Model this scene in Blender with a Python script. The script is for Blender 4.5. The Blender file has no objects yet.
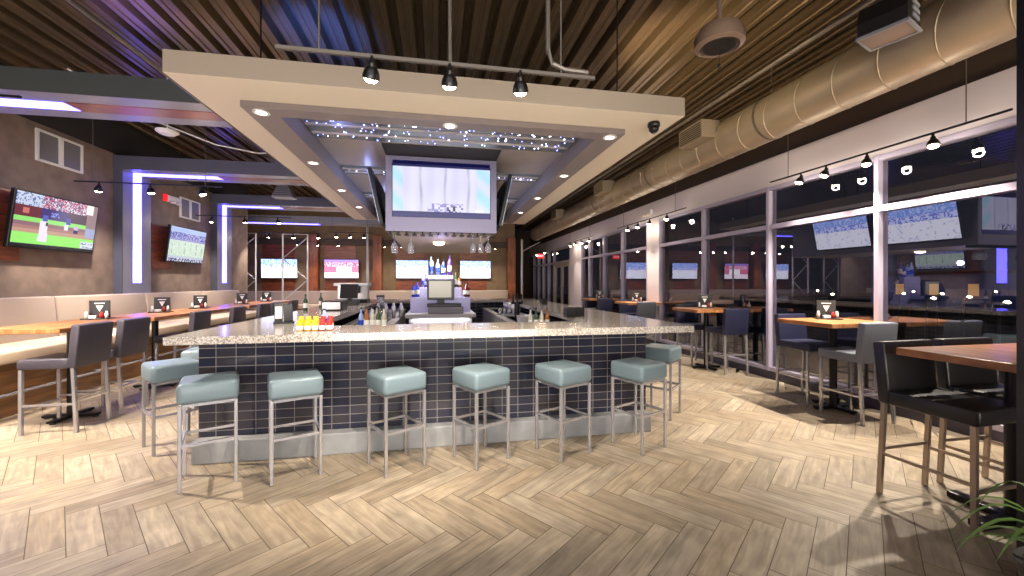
import bpy, bmesh, math, random
from mathutils import Vector, Matrix
R = math.radians
rnd = random.Random(7)
SC = bpy.context.scene
COL = SC.collection

# ------------------------------------------------------------------ materials
def lin(c):
    return tuple(((v/255)/12.92 if v/255 <= .04045 else ((v/255+.055)/1.055)**2.4) for v in c)

def mat(name, rgb, rough=.5, metal=0., emis=None, estr=0., noise=0., nscale=8., bump=0., coat=0., stretch=None):
    m = bpy.data.materials.new(name); m.use_nodes = True
    nt = m.node_tree; b = nt.nodes['Principled BSDF']
    c = lin(rgb)
    b.inputs['Base Color'].default_value = (*c, 1)
    b.inputs['Roughness'].default_value = rough
    b.inputs['Metallic'].default_value = metal
    b.inputs['Coat Weight'].default_value = coat
    if emis:
        b.inputs['Emission Color'].default_value = (*lin(emis), 1)
        b.inputs['Emission Strength'].default_value = estr
    if noise or bump:
        tc = nt.nodes.new('ShaderNodeTexCoord')
        mp = nt.nodes.new('ShaderNodeMapping')
        if stretch: mp.inputs['Scale'].default_value = stretch
        nt.links.new(tc.outputs['Object'], mp.inputs[0])
        n = nt.nodes.new('ShaderNodeTexNoise'); n.inputs['Scale'].default_value = nscale
        n.inputs['Detail'].default_value = 5
        nt.links.new(mp.outputs[0], n.inputs['Vector'])
        if noise:
            cr = nt.nodes.new('ShaderNodeValToRGB')
            cr.color_ramp.elements[0].position = .3; cr.color_ramp.elements[1].position = .7
            cr.color_ramp.elements[0].color = (*[v*(1-noise) for v in c], 1)
            cr.color_ramp.elements[1].color = (*[min(1, v*(1+noise)) for v in c], 1)
            nt.links.new(n.outputs['Fac'], cr.inputs[0]); nt.links.new(cr.outputs[0], b.inputs['Base Color'])
        if bump:
            bp = nt.nodes.new('ShaderNodeBump'); bp.inputs['Strength'].default_value = bump
            bp.inputs['Distance'].default_value = .01
            nt.links.new(n.outputs['Fac'], bp.inputs['Height']); nt.links.new(bp.outputs[0], b.inputs['Normal'])
    return m

def mat_attr(name, estr=None, rough=.5, sheen=False):
    """colour from the mesh's 'col' attribute; emissive when estr is given"""
    m = bpy.data.materials.new(name); m.use_nodes = True
    nt = m.node_tree; b = nt.nodes['Principled BSDF']
    a = nt.nodes.new('ShaderNodeAttribute'); a.attribute_name = 'col'
    b.inputs['Roughness'].default_value = rough
    if estr is None:
        nt.links.new(a.outputs['Color'], b.inputs['Base Color'])
    else:
        b.inputs['Base Color'].default_value = (.01, .01, .012, 1)
        nt.links.new(a.outputs['Color'], b.inputs['Emission Color'])
        b.inputs['Emission Strength'].default_value = estr
    return m

def mat_glass(name, ior=1.5, tint=(1, 1, 1), white_glint=0):
    m = bpy.data.materials.new(name); m.use_nodes = True
    nt = m.node_tree
    for n in list(nt.nodes):
        if n.type == 'BSDF_PRINCIPLED': nt.nodes.remove(n)
    out = [n for n in nt.nodes if n.type == 'OUTPUT_MATERIAL'][0]
    t = nt.nodes.new('ShaderNodeBsdfTransparent'); t.inputs[0].default_value = (*tint, 1)
    g = nt.nodes.new('ShaderNodeBsdfGlossy'); g.inputs['Roughness'].default_value = .0; g.inputs[0].default_value = (.9, .88, 1, 1)
    f = nt.nodes.new('ShaderNodeFresnel'); f.inputs[0].default_value = ior
    mx = nt.nodes.new('ShaderNodeMixShader')
    nt.links.new(f.outputs[0], mx.inputs[0]); nt.links.new(t.outputs[0], mx.inputs[1]); nt.links.new(g.outputs[0], mx.inputs[2])
    if white_glint:
        df = nt.nodes.new('ShaderNodeBsdfDiffuse'); df.inputs[0].default_value = (.9, .9, .95, 1)  # diffuse white stands in for the bright outlines of the glass
        m2 = nt.nodes.new('ShaderNodeMixShader'); m2.inputs[0].default_value = white_glint
        nt.links.new(mx.outputs[0], m2.inputs[1]); nt.links.new(df.outputs[0], m2.inputs[2]); mx = m2
    nt.links.new(mx.outputs[0], out.inputs[0])
    return m

def mat_floor():
    m = bpy.data.materials.new('wood plank tile'); m.use_nodes = True
    nt = m.node_tree; L = nt.links; b = nt.nodes['Principled BSDF']
    a = nt.nodes.new('ShaderNodeAttribute'); a.attribute_name = 'col'
    uv = nt.nodes.new('ShaderNodeUVMap')
    mp = nt.nodes.new('ShaderNodeMapping'); mp.inputs['Scale'].default_value = (3.0, 26, 1)
    L.new(uv.outputs[0], mp.inputs[0])
    n = nt.nodes.new('ShaderNodeTexNoise'); n.inputs['Scale'].default_value = 1.0; n.inputs['Detail'].default_value = 6
    n.inputs['Distortion'].default_value = .8
    L.new(mp.outputs[0], n.inputs['Vector'])
    mp2 = nt.nodes.new('ShaderNodeMapping'); mp2.inputs['Scale'].default_value = (7, 10, 1)
    L.new(uv.outputs[0], mp2.inputs[0])
    n2 = nt.nodes.new('ShaderNodeTexNoise'); n2.inputs['Scale'].default_value = 1.; n2.inputs['Detail'].default_value = 3
    L.new(mp2.outputs[0], n2.inputs['Vector'])
    r1 = nt.nodes.new('ShaderNodeMapRange'); r1.inputs[1].default_value = .3; r1.inputs[2].default_value = .7
    r1.inputs[3].default_value = .72; r1.inputs[4].default_value = 1.2
    L.new(n.outputs['Fac'], r1.inputs[0])
    r2 = nt.nodes.new('ShaderNodeMapRange'); r2.inputs[1].default_value = .3; r2.inputs[2].default_value = .7
    r2.inputs[3].default_value = .85; r2.inputs[4].default_value = 1.12
    L.new(n2.outputs['Fac'], r2.inputs[0])
    mu = nt.nodes.new('ShaderNodeMath'); mu.operation = 'MULTIPLY'
    L.new(r1.outputs[0], mu.inputs[0]); L.new(r2.outputs[0], mu.inputs[1])
    mx = nt.nodes.new('ShaderNodeVectorMath'); mx.operation = 'SCALE'
    L.new(a.outputs['Color'], mx.inputs[0]); L.new(mu.outputs[0], mx.inputs['Scale'])
    L.new(mx.outputs[0], b.inputs['Base Color'])
    b.inputs['Roughness'].default_value = .42
    bp = nt.nodes.new('ShaderNodeBump'); bp.inputs['Strength'].default_value = .15; bp.inputs['Distance'].default_value = .004
    L.new(n.outputs['Fac'], bp.inputs['Height']); L.new(bp.outputs[0], b.inputs['Normal'])
    return m

def mat_tile(name, axis):
    """stacked 6 x 3 inch glossy tiles with pale grout, in object metres"""
    m = bpy.data.materials.new(name); m.use_nodes = True
    nt = m.node_tree; L = nt.links; b = nt.nodes['Principled BSDF']
    tc = nt.nodes.new('ShaderNodeTexCoord'); mp = nt.nodes.new('ShaderNodeMapping')
    sep = nt.nodes.new('ShaderNodeSeparateXYZ'); L.new(tc.outputs['Object'], sep.inputs[0])
    cb = nt.nodes.new('ShaderNodeCombineXYZ')
    L.new(sep.outputs['X' if axis == 'x' else 'Y'], cb.inputs[0]); L.new(sep.outputs['Z'], cb.inputs[1])
    br = nt.nodes.new('ShaderNodeTexBrick'); br.offset = 0.0
    br.inputs['Scale'].default_value = 1.0
    br.inputs['Brick Width'].default_value = .155; br.inputs['Row Height'].default_value = .0785
    br.inputs['Mortar Size'].default_value = .0028; br.inputs['Bias'].default_value = -.2
    br.inputs['Color1'].default_value = (*lin((40, 42, 60)), 1)  # navy tint puts the blue reflections into the tile colour
    br.inputs['Color2'].default_value = (*lin((62, 58, 62)), 1)
    br.inputs['Mortar'].default_value = (*lin((140, 136, 134)), 1)
    L.new(cb.outputs[0], br.inputs['Vector'])
    L.new(br.outputs['Color'], b.inputs['Base Color'])
    r = nt.nodes.new('ShaderNodeMapRange'); r.inputs[3].default_value = .12; r.inputs[4].default_value = .6
    L.new(br.outputs['Fac'], r.inputs[0]); L.new(r.outputs[0], b.inputs['Roughness'])
    bp = nt.nodes.new('ShaderNodeBump'); bp.invert = True; bp.inputs['Strength'].default_value = .4; bp.inputs['Distance'].default_value = .002
    L.new(br.outputs['Fac'], bp.inputs['Height']); L.new(bp.outputs[0], b.inputs['Normal'])
    return m

def mat_wood(name, dark, light, scale=(2, 30, 30), rough=.4):
    m = bpy.data.materials.new(name); m.use_nodes = True
    nt = m.node_tree; L = nt.links; b = nt.nodes['Principled BSDF']
    tc = nt.nodes.new('ShaderNodeTexCoord'); mp = nt.nodes.new('ShaderNodeMapping'); mp.inputs['Scale'].default_value = scale
    L.new(tc.outputs['Object'], mp.inputs[0])
    n = nt.nodes.new('ShaderNodeTexNoise'); n.inputs['Scale'].default_value = 1; n.inputs['Detail'].default_value = 5; n.inputs['Distortion'].default_value = .5
    L.new(mp.outputs[0], n.inputs['Vector'])
    cr = nt.nodes.new('ShaderNodeValToRGB')
    cr.color_ramp.elements[0].position = .32; cr.color_ramp.elements[1].position = .68
    cr.color_ramp.elements[0].color = (*lin(dark), 1); cr.color_ramp.elements[1].color = (*lin(light), 1)
    L.new(n.outputs['Fac'], cr.inputs[0]); L.new(cr.outputs[0], b.inputs['Base Color'])
    b.inputs['Roughness'].default_value = rough
    return m

def mat_granite():
    m = bpy.data.materials.new('speckled granite'); m.use_nodes = True
    nt = m.node_tree; L = nt.links; b = nt.nodes['Principled BSDF']
    tc = nt.nodes.new('ShaderNodeTexCoord')
    v = nt.nodes.new('ShaderNodeTexNoise'); v.inputs['Scale'].default_value = 90; v.inputs['Detail'].default_value = 6
    L.new(tc.outputs['Object'], v.inputs['Vector'])
    cr = nt.nodes.new('ShaderNodeValToRGB')
    e = cr.color_ramp.elements
    e[0].position = .36; e[0].color = (*lin((130, 120, 110)), 1)
    e[1].position = .60; e[1].color = (*lin((200, 192, 184)), 1)
    k = e.new(.46); k.color = (*lin((160, 150, 138)), 1)
    L.new(v.outputs['Fac'], cr.inputs[0]); L.new(cr.outputs[0], b.inputs['Base Color'])
    b.inputs['Roughness'].default_value = .12
    return m

M = dict(
    floor=mat_floor(), upper=mat('near black upper wall', (34, 30, 32), .8), grout=mat('grout', (92, 82, 70), .8),
    deck=mat('painted metal deck', (100, 82, 60), .3, .5, noise=.12, nscale=1.5),
    wallbrown=mat('mottled brown plaster', (120, 104, 94), .75, noise=.22, nscale=5, bump=.25),
    walltan=mat('tan plaster', (122, 100, 76), .75, noise=.15, nscale=4, bump=.2),
    wallwhite=mat('white painted gypsum', (214, 204, 206), .6), walldark=mat('dark brown paint', (70, 56, 46), .7),
    frame=mat('white aluminium', (176, 168, 188), .35, .1), sill=mat('dark sill metal', (84, 80, 96), .4, .3),
    glass=mat_glass('window glass', 2.7, (.93, .95, .97)), cglass=mat_glass('clear drinking glass', 1.5, (.97, .98, 1), .22),
    portal=mat('satin grey paint', (126, 128, 140), .4), portalblue=mat('blue grey paint', (72, 74, 92), .5), portalfront=mat('dark green grey paint', (54, 59, 60), .5),
    led=mat('led diffuser', (220, 220, 255), .4, emis=(80, 74, 255), estr=13),
    redwood=mat_wood('reddish wood', (92, 44, 26), (150, 80, 46), (2, 3, 22)),
    canopy=mat('cream gypsum', (226, 212, 190), .55), canopyedge=mat('taupe fascia', (146, 132, 116), .5),
    band=mat('warm grey soffit', (132, 122, 122), .45), bandedge=mat('dark taupe edge', (110, 98, 94), .5),
    panel=mat('brushed ceiling metal', (170, 160, 156), .5, .4, noise=.06, nscale=3),
    strip=mat('dark glass strip', (96, 104, 116), .2), star=mat('blue star led', (120, 120, 255), .3, emis=(130, 140, 255), estr=9),
    starw=mat('white star led', (220, 230, 255), .3, emis=(215, 230, 255), estr=8),
    silver=mat('satin silver', (132, 127, 150), .36, .45), black=mat('black plastic', (16, 16, 18), .35),
    blackmetal=mat('black metal', (22, 21, 22), .35, .4), steel=mat('stainless steel', (198, 196, 196), .3, .55),
    chrome=mat('brushed chrome', (196, 194, 198), .25, .7), bronze=mat('warm brushed metal', (168, 152, 138), .28, .75),
    stoolseat=mat('blue grey leather', (112, 129, 136), .36, bump=.08, nscale=60),
    granite=mat_granite(), tilef=mat_tile('dark glossy tile', 'x'), tiles=mat_tile('dark glossy tile on the side', 'y'),
    curb=mat('pale concrete', (152, 153, 154), .55, noise=.14, nscale=6),
    leatherdark=mat('dark slate leather', (62, 58, 68), .42), leathergrey=mat('slate grey leather', (104, 108, 118), .4),
    leatherblack=mat('black leather', (24, 23, 27), .38), leatherblue=mat('navy leather', (36, 38, 62), .4),
    bench=mat('taupe vinyl', (168, 152, 140), .45), benchseat=mat('cream vinyl', (206, 186, 162), .45),
    benchbase=mat_wood('bench base wood', (94, 64, 38), (140, 98, 58), (2, 2, 20)),
    tabletop=mat_wood('butcher block', (128, 76, 42), (196, 138, 88), (22, 2.5, 4), .28),
    white=mat('white plastic', (232, 230, 226), .4), bulb=mat('lamp bulb', (255, 240, 210), .3, emis=(255, 226, 180), estr=60),
    softbulb=mat('downlight lens', (255, 245, 230), .3, emis=(255, 232, 205), estr=9),
    duct=mat('galvanised spiral duct', (160, 144, 122), .42, .45, noise=.05, nscale=4), conduit=mat('conduit', (104, 96, 88), .4, .4),
    domemat=mat('brown grey dome', (122, 100, 84), .45), red=mat('red plastic', (170, 24, 24), .4),
    exitred=mat('exit face', (200, 30, 30), .4, emis=(235, 30, 35), estr=1.6), exitw=mat('exit letters', (255, 200, 200), .4, emis=(255, 190, 190), estr=3),
    yellow=mat('mustard yellow', (236, 190, 24), .4), redsauce=mat('ketchup red', (176, 38, 26), .4),
    bluebottle=mat('blue bottle glass', (46, 70, 190), .12, coat=.4), palebottle=mat('pale blue bottle glass', (160, 180, 228), .1, coat=.4),
    clearbottle=mat('frosted bottle glass', (196, 190, 170), .15, coat=.4), redbottle=mat('dark red bottle glass', (90, 14, 24), .12, coat=.4), greenbottle=mat('green bottle glass', (60, 84, 56), .12, coat=.4),
    amberbottle=mat('amber bottle glass', (150, 92, 40), .12, coat=.4), purplebottle=mat('violet bottle glass', (104, 74, 170), .12, coat=.4),
    brick=mat_wood('orange brown timber', (104, 52, 28), (150, 84, 48), (8, 8, 2)), leaf=mat('leaf green', (104, 140, 62), .45, noise=.2, nscale=12),
    pot=mat('dark planter', (36, 33, 34), .5), soil=mat('soil', (50, 36, 26), .9), door=mat('door aluminium', (186, 178, 170), .4, .2),
    ground=mat('night lawn', (34, 40, 30), .9, noise=.3, nscale=1), asphalt=mat('asphalt', (42, 42, 46), .8),
    bldg=mat('faintly glowing blue wall', (58, 66, 88), .7, emis=(40, 50, 90), estr=.25), litwin=mat('lit window', (255, 220, 160), .4, emis=(255, 190, 120), estr=.4),  # building wall glows faintly in place of night light falling on it
    lampglow=mat('street lamp head', (255, 230, 190), .4, emis=(255, 225, 180), estr=45),
    screen=mat_attr('tv picture', 2.4, .25), screensoft=mat_attr('tv picture soft', 1.1, .25), grey=mat('mid grey plastic', (120, 118, 124), .4),
    posgrey=mat('monitor face', (170, 166, 150), .3, emis=(190, 186, 160), estr=.35), lavender=mat('acrylic with lavender glow', (168, 164, 196), .3, emis=(150, 142, 220), estr=.16),  # lavender light on the bottle stand put into its colour and faint glow
    carpaint=mat('silver car paint', (120, 124, 134), .3, .5),
)

# ------------------------------------------------------------------ mesh helper
class MB:
    def __init__(s): s.bm = bmesh.new()
    def box(s, a, b, bev=0, seg=2, rot=None, piv=None):
        x0, y0, z0 = a; x1, y1, z1 = b
        g = bmesh.ops.create_cube(s.bm, size=1.0)
        vs = g['verts']
        for v in vs:
            v.co = Vector(((x0+x1)/2+v.co.x*(x1-x0), (y0+y1)/2+v.co.y*(y1-y0), (z0+z1)/2+v.co.z*(z1-z0)))
        if bev:
            es = list({e for v in vs for e in v.link_edges})
            r = bmesh.ops.bevel(s.bm, geom=es, offset=bev, segments=seg, affect='EDGES', profile=.5, clamp_overlap=True)
            vs = list({v for f in r['faces'] for v in f.verts} | {v for v in vs if v.is_valid})
        if rot is not None:
            bmesh.ops.transform(s.bm, matrix=rot, verts=vs, space=Matrix.Translation(-Vector(piv if piv else ((x0+x1)/2, (y0+y1)/2, (z0+z1)/2))))
        return s
    def poly(s, pts, faces):
        vs = [s.bm.verts.new(p) for p in pts]
        for f in faces: s.bm.faces.new([vs[i] for i in f])
        return s
    def tube(s, pts, r, n=8, square=False):
        pts = [Vector(p) for p in pts]
        rings = []
        for i, p in enumerate(pts):
            if i == 0: d = pts[1]-p
            elif i == len(pts)-1: d = p-pts[i-1]
            else: d = (pts[i+1]-p).normalized()+(p-pts[i-1]).normalized()
            d.normalize()
            up = Vector((0, 0, 1)) if abs(d.z) < .9 else Vector((0, 1, 0))
            u = d.cross(up).normalized(); w = u.cross(d).normalized()
            k = 4 if square else n
            off = math.pi/4 if square else 0
            rr = r*math.sqrt(2) if square else r
            rr = rr[i] if isinstance(rr, (list, tuple)) else rr
            rings.append([s.bm.verts.new(p+u*rr*math.cos(off+2*math.pi*j/k)+w*rr*math.sin(off+2*math.pi*j/k)) for j in range(k)])
        for a, b in zip(rings, rings[1:]):
            k = len(a)
            for j in range(k): s.bm.faces.new([a[j], a[(j+1) % k], b[(j+1) % k], b[j]])
        s.bm.faces.new(rings[0][::-1]); s.bm.faces.new(rings[-1])
        return s
    def lathe(s, prof, n=20, c=(0, 0, 0), close=True):
        rings = []
        for r, z in prof:
            rings.append([s.bm.verts.new((c[0]+r*math.cos(2*math.pi*j/n), c[1]+r*math.sin(2*math.pi*j/n), c[2]+z)) for j in range(n)])
        for a, b in zip(rings, rings[1:]):
            for j in range(n): s.bm.faces.new([a[j], a[(j+1) % n], b[(j+1) % n], b[j]])
        if close:
            s.bm.faces.new(rings[0][::-1]); s.bm.faces.new(rings[-1])
        return s
    def build(s, name, m, parent=None, smooth=False, loc=None, rot=None):
        me = bpy.data.meshes.new(name)
        bmesh.ops.recalc_face_normals(s.bm, faces=s.bm.faces)
        s.bm.to_mesh(me); s.bm.free()
        me.materials.append(m)
        if smooth:
            for p in me.polygons: p.use_smooth = True
        o = bpy.data.objects.new(name, me); COL.objects.link(o)
        if parent: o.parent = parent
        if loc: o.location = loc
        if rot: o.rotation_euler = rot
        if smooth == 'auto':
            try:
                me.set_sharp_from_angle(angle=R(35))
            except Exception: pass
        return o

def tag(o, label=None, cat=None, group=None, kind=None):
    if label: o['label'] = label
    if cat: o['category'] = cat
    if group: o['group'] = group
    if kind: o['kind'] = kind
    return o
def thing(name, label, cat, loc=(0, 0, 0), rz=0, group=None):
    o = bpy.data.objects.new(name, None); COL.objects.link(o)
    o.empty_display_size = .1
    o.location = loc; o.rotation_euler = (0, 0, rz)
    return tag(o, label, cat, group)
CH = {}
def kids(o): return [c for c in bpy.data.objects if c.parent == o]
def dup(root, loc, rz=None, label=None, group=None):
    def cp(o, par):
        c = o.copy(); COL.objects.link(c); c.parent = par
        for k in kids(o): cp(k, c)
        return c
    r = cp(root, None); r.location = loc
    if rz is not None: r.rotation_euler = (0, 0, rz)
    if label: r['label'] = label
    if group: r['group'] = group
    return r
def struct(o): o['kind'] = 'structure'; return o
def simple(name, mb, m, label, cat, group=None, smooth=False, loc=None, rot=None):
    return tag(mb.build(name, m, None, smooth, loc, rot), label, cat, group)

# ------------------------------------------------------------------ camera
YAW = R(-10.6)
cam_d = bpy.data.cameras.new('camera'); cam = bpy.data.objects.new('camera', cam_d); COL.objects.link(cam)
cam_d.sensor_width = 36; cam_d.lens = 36*400/1024
cam_d.shift_y = -5/1024
cam_d.clip_start = .05; cam_d.clip_end = 300
cam.location = (0, 0, 1.5); cam.rotation_euler = (R(90), 0, YAW)
SC.camera = cam

# ------------------------------------------------------------------ the shell
XL, XR, YB = -5.65, 5.15, 17.0
def build_floor():
    w, n = .152, 4
    ang = R(-52); ca, sa = math.cos(ang), math.sin(ang)
    ox, oy = FLOOR_ORIGIN = (.839, 2.675)
    verts, faces, cols, uvs = [], [], [], []
    g = .0022
    def add(x0, y0, x1, y1, along_x):
        cx, cy = (x0+x1)/2*w, (y0+y1)/2*w
        wx, wy = ox+cx*ca-cy*sa, oy+cx*sa+cy*ca
        if not (-9 < wx < 5.12 and -1.6 < wy < 22): return
        if wx < -5.6 and wy < 13: return
        base = len(verts)
        a0, b0, a1, b1 = x0*w+g, y0*w+g, x1*w-g, y1*w-g
        for (a, b) in ((a0, b0), (a1, b0), (a1, b1), (a0, b1)):
            X = ox+a*ca-b*sa; X = min(X, XR-.02)
            verts.append((X, oy+a*sa+b*ca, .003))
        faces.append((base, base+1, base+2, base+3))
        t = rnd.uniform(0, 1); sh = rnd.uniform(.8, 1.1)
        c1, c2 = lin((170, 156, 136)), lin((158, 141, 118))
        c = [(p*(1-t)+q*t)*sh for p, q in zip(c1, c2)]
        ru, rv = rnd.uniform(0, 50), rnd.uniform(0, 50)
        W_, H_ = (x1-x0)*w, (y1-y0)*w
        if along_x: uv = [(0, 0), (W_, 0), (W_, H_), (0, H_)]
        else: uv = [(0, 0), (0, W_), (H_, W_), (H_, 0)]
        cols.append(c); uvs.append([(u+ru, v+rv) for u, v in uv])
    for j in range(-18, 30):
        for k in range(-110, 110):
            X, Y = k+n*j, k-n*j
            add(X, Y, X+n, Y+1, True)
            add(X, Y+1, X+1, Y+1+n, False)
    me = bpy.data.meshes.new('floor'); me.from_pydata(verts, [], faces); me.update()
    at = me.color_attributes.new('col', 'FLOAT_COLOR', 'CORNER')
    ul = me.uv_layers.new(name='uv')
    for p in me.polygons:
        for q, li in enumerate(p.loop_indices):
            at.data[li].color = (*cols[p.index], 1); ul.data[li].uv = uvs[p.index][q]
    nb = len(me.polygons)
    bm = bmesh.new(); bm.from_mesh(me)
    vs = [bm.verts.new(p) for p in ((-9.5, -1.8, 0), (XR, -1.8, 0), (XR, 22, 0), (-9.5, 22, 0))]
    f = bm.faces.new(vs); f.material_index = 1
    vs = [bm.verts.new(p) for p in ((-9.5, -1.8, -.1), (XR, -1.8, -.1), (XR, 22, -.1), (-9.5, 22, -.1))]
    f = bm.faces.new(vs[::-1]); f.material_index = 1
    bm.to_mesh(me); bm.free()
    me.materials.append(M['floor']); me.materials.append(M['grout'])
    o = bpy.data.objects.new('floor', me); COL.objects.link(o); struct(o)
build_floor()

ZC = 4.4
def build_ceiling():
    mb = MB(); pitch, d = .27, .12
    x = -9.6; prof = []
    while x < XR+.2:
        prof += [(x, ZC), (x+.05, ZC), (x+.06, ZC+.015), (x+.10, ZC+.015), (x+.11, ZC), (x+.16, ZC), (x+.18, ZC+d), (x+.25, ZC+d)]
        x += pitch
    top = [(px, ZC+.2) for px, _ in (prof[0], prof[-1])]
    pts = []; n = len(prof)
    for Y in (-1.8, 22):
        for (px, pz) in prof: pts.append((px, Y, pz))
    f = [(i, i+1, n+i+1, n+i) for i in range(n-1)]
    mb.poly(pts, f)
    mb.box((-9.6, -1.8, ZC+.15), (XR+.3, 22, ZC+.25))
    struct(mb.build('ceiling', M['deck']))
build_ceiling()

struct(MB().box((XL-.2, -1.8, 0), (XL, 13.4, 3.8)).build('wall_left', M['wallbrown']))
struct(MB().box((XL-.2, -1.8, 3.8), (XL+.01, 13.4, ZC)).build('trim_11', M['upper']))
struct(MB().box((-8.7, 13.2, 0), (XL-.2, 13.4, ZC)).build('wall_left_return', M['wallbrown']))
struct(MB().box((-8.9, 13.2, 0), (-8.7, YB+.2, ZC)).build('wall_far_left', M['walltan']))
struct(MB().box((-8.7, YB, 0), (3.3, YB+.2, ZC)).build('wall_back', M['walltan']))
struct(MB().box((3.1, YB+.2, 0), (3.3, 22, ZC)).build('wall_corridor', M['walltan']))
struct(MB().box((3.1, 22, 0), (XR+.3, 22.2, ZC)).build('wall_corridor_end', M['walldark']))
struct(MB().box((XR, -1.8, 3.45), (XR+.25, 22, ZC)).build('wall_right', M['walldark']))
struct(MB().box((XR-.04, -1.8, 3.0), (XR+.25, 22, 3.45)).build('trim_1', M['wallwhite']))
struct(MB().box((XR-.03, -1.8, 0), (XR+.12, 22, .13)).build('trim_2', M['sill']))
struct(MB().box((XR-.05, 8.56, .13), (XR+.2, 9.1, 3.0)).build('trim_3', M['wallwhite']))
struct(MB().box((XR-.05, 13.7, .13), (XR+.2, 15.0, 3.0)).build('trim_4', M['wallwhite']))
# timber columns on the back wall (with the truss posts beside them)
def pane(y0, y1, z0, z1, par):
    o = MB().poly([(XR+.012, y0, z0), (XR+.012, y0, z1), (XR+.012, y1, z1), (XR+.012, y1, z0)], [(0, 1, 2, 3)]).build('pane', M['glass'], par)
    if o.data.polygons[0].normal.x > 0: o.data.flip_normals()
    return o
# windows: every bay a window of its own
mull = [.7, 2.27, 3.85, 5.43, 7.0, 8.56]; bays = [(a, b) for a, b in zip(mull, mull[1:])] + [(9.1, 10.5), (10.5, 11.75), (11.75, 12.95), (12.95, 13.7)] + [(17.2, 18.1), (18.1, 19.0), (19.0, 20.0), (20.0, 21.0)]
for i, (a, b) in enumerate(bays):
    e = .024
    mb = MB()
    mb.box((XR-.06, a+.0005, .13), (XR+.08, a+e, 3.0)).box((XR-.06, b-e, .13), (XR+.08, b-.0005, 3.0))
    mb.box((XR-.05, a+e, 2.94), (XR+.08, b-e, 3.0)).box((XR-.05, a+e, .13), (XR+.08, b-e, .19))
    mb.box((XR-.05, a+e, 2.34), (XR+.08, b-e, 2.41))
    o = struct(mb.build('window_%d' % (i+1), M['frame']))
    pane(a+e, b-e, .19, 2.34, o)
    pane(a+e, b-e, 2.41, 2.94, o)
# glazed double door beyond the second pilaster
mb = MB().box((XR-.06, 15.0, 2.3), (XR+.1, 17.2, 2.42)).box((XR-.06, 15.0, 0), (XR+.1, 15.12, 2.3)).box((XR-.06, 17.08, 0), (XR+.1, 17.2, 2.3)).box((XR-.05, 15.0, 2.9), (XR+.1, 17.2, 3.0))
dr = struct(mb.build('door_1', M['door']))
pane(15, 17.2, 2.42, 2.9, dr)
for a, b in ((15.12, 16.1), (16.1, 17.08)):
    lf = MB().box((XR-.03, a, 0.02), (XR+.05, a+.1, 2.3)).box((XR-.03, b-.1, .02), (XR+.05, b, 2.3)).box((XR-.03, a+.1, 2.18), (XR+.05, b-.1, 2.3)).box((XR-.03, a+.1, .02), (XR+.05, b-.1, .25)).build('door_leaf', M['door'], dr)
    pane(a+.1, b-.1, .25, 2.18, lf)
    hy = b-.14 if a < 15.5 else a+.14
    MB().tube([(XR-.03, hy, .9), (XR-.09, hy, .9), (XR-.09, hy, 1.3), (XR-.03, hy, 1.3)], .014).build('door_handle', M['chrome'], lf)

# portals of lit beams and wall columns on the left
for i, (y0, y1) in enumerate(((5.1, 5.82), (8.28, 9.02), (11.4, 12.15))):
    zb = 3.53; xe = -1.75
    mb = MB().box((XL, y0, zb), (xe, y1, zb+.03)).box((XL, y0+.012, 1.27), (XL+.13, y1, zb))
    o = struct(mb.build('trim_%d' % (5+i), M['portal']))
    ym = (y0+y1)/2
    MB().box((XL, y0-.015, zb-.0), (xe, y0, zb+.24)).box((XL, y0-.005, 1.27), (XL+.14, y0+.012, zb)).build('front_face', M['portalblue' if i else 'portalfront'], o)
    MB().box((XL, y0, zb+.03), (xe, y1, zb+.22)).build('beam_core', M['walldark'], o)
    MB().box((XL+.13, ym-.105, 1.5), (XL+.137, ym+.105, zb-.006)).box((XL+.13, ym-.105, zb-.007), (-4.12, ym+.105, zb)).build('led_strip', M['led'], o)
    MB().box((-4.12, ym-.13, zb-.006), (xe-.05, ym+.13, zb)).build('wood_inlay', M['redwood'], o)
    MB().box((XL, y0, 1.2), (XL+.14, y1, 1.27)).build('wood_base', M['redwood'], o)
mb = MB().box((-7.6, 14.5, 3.53), (-1.75, 15.2, 3.75)); o = struct(mb.build('trim_8', M['portal']))
MB().box((-7.4, 14.75, 3.52), (-4, 14.95, 3.53)).build('led_strip', M['led'], o)
struct(MB().box((-8.7, YB-.15, 3.0), (3.3, YB, 3.25)).build('trim_9', M['walldark']))

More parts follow.
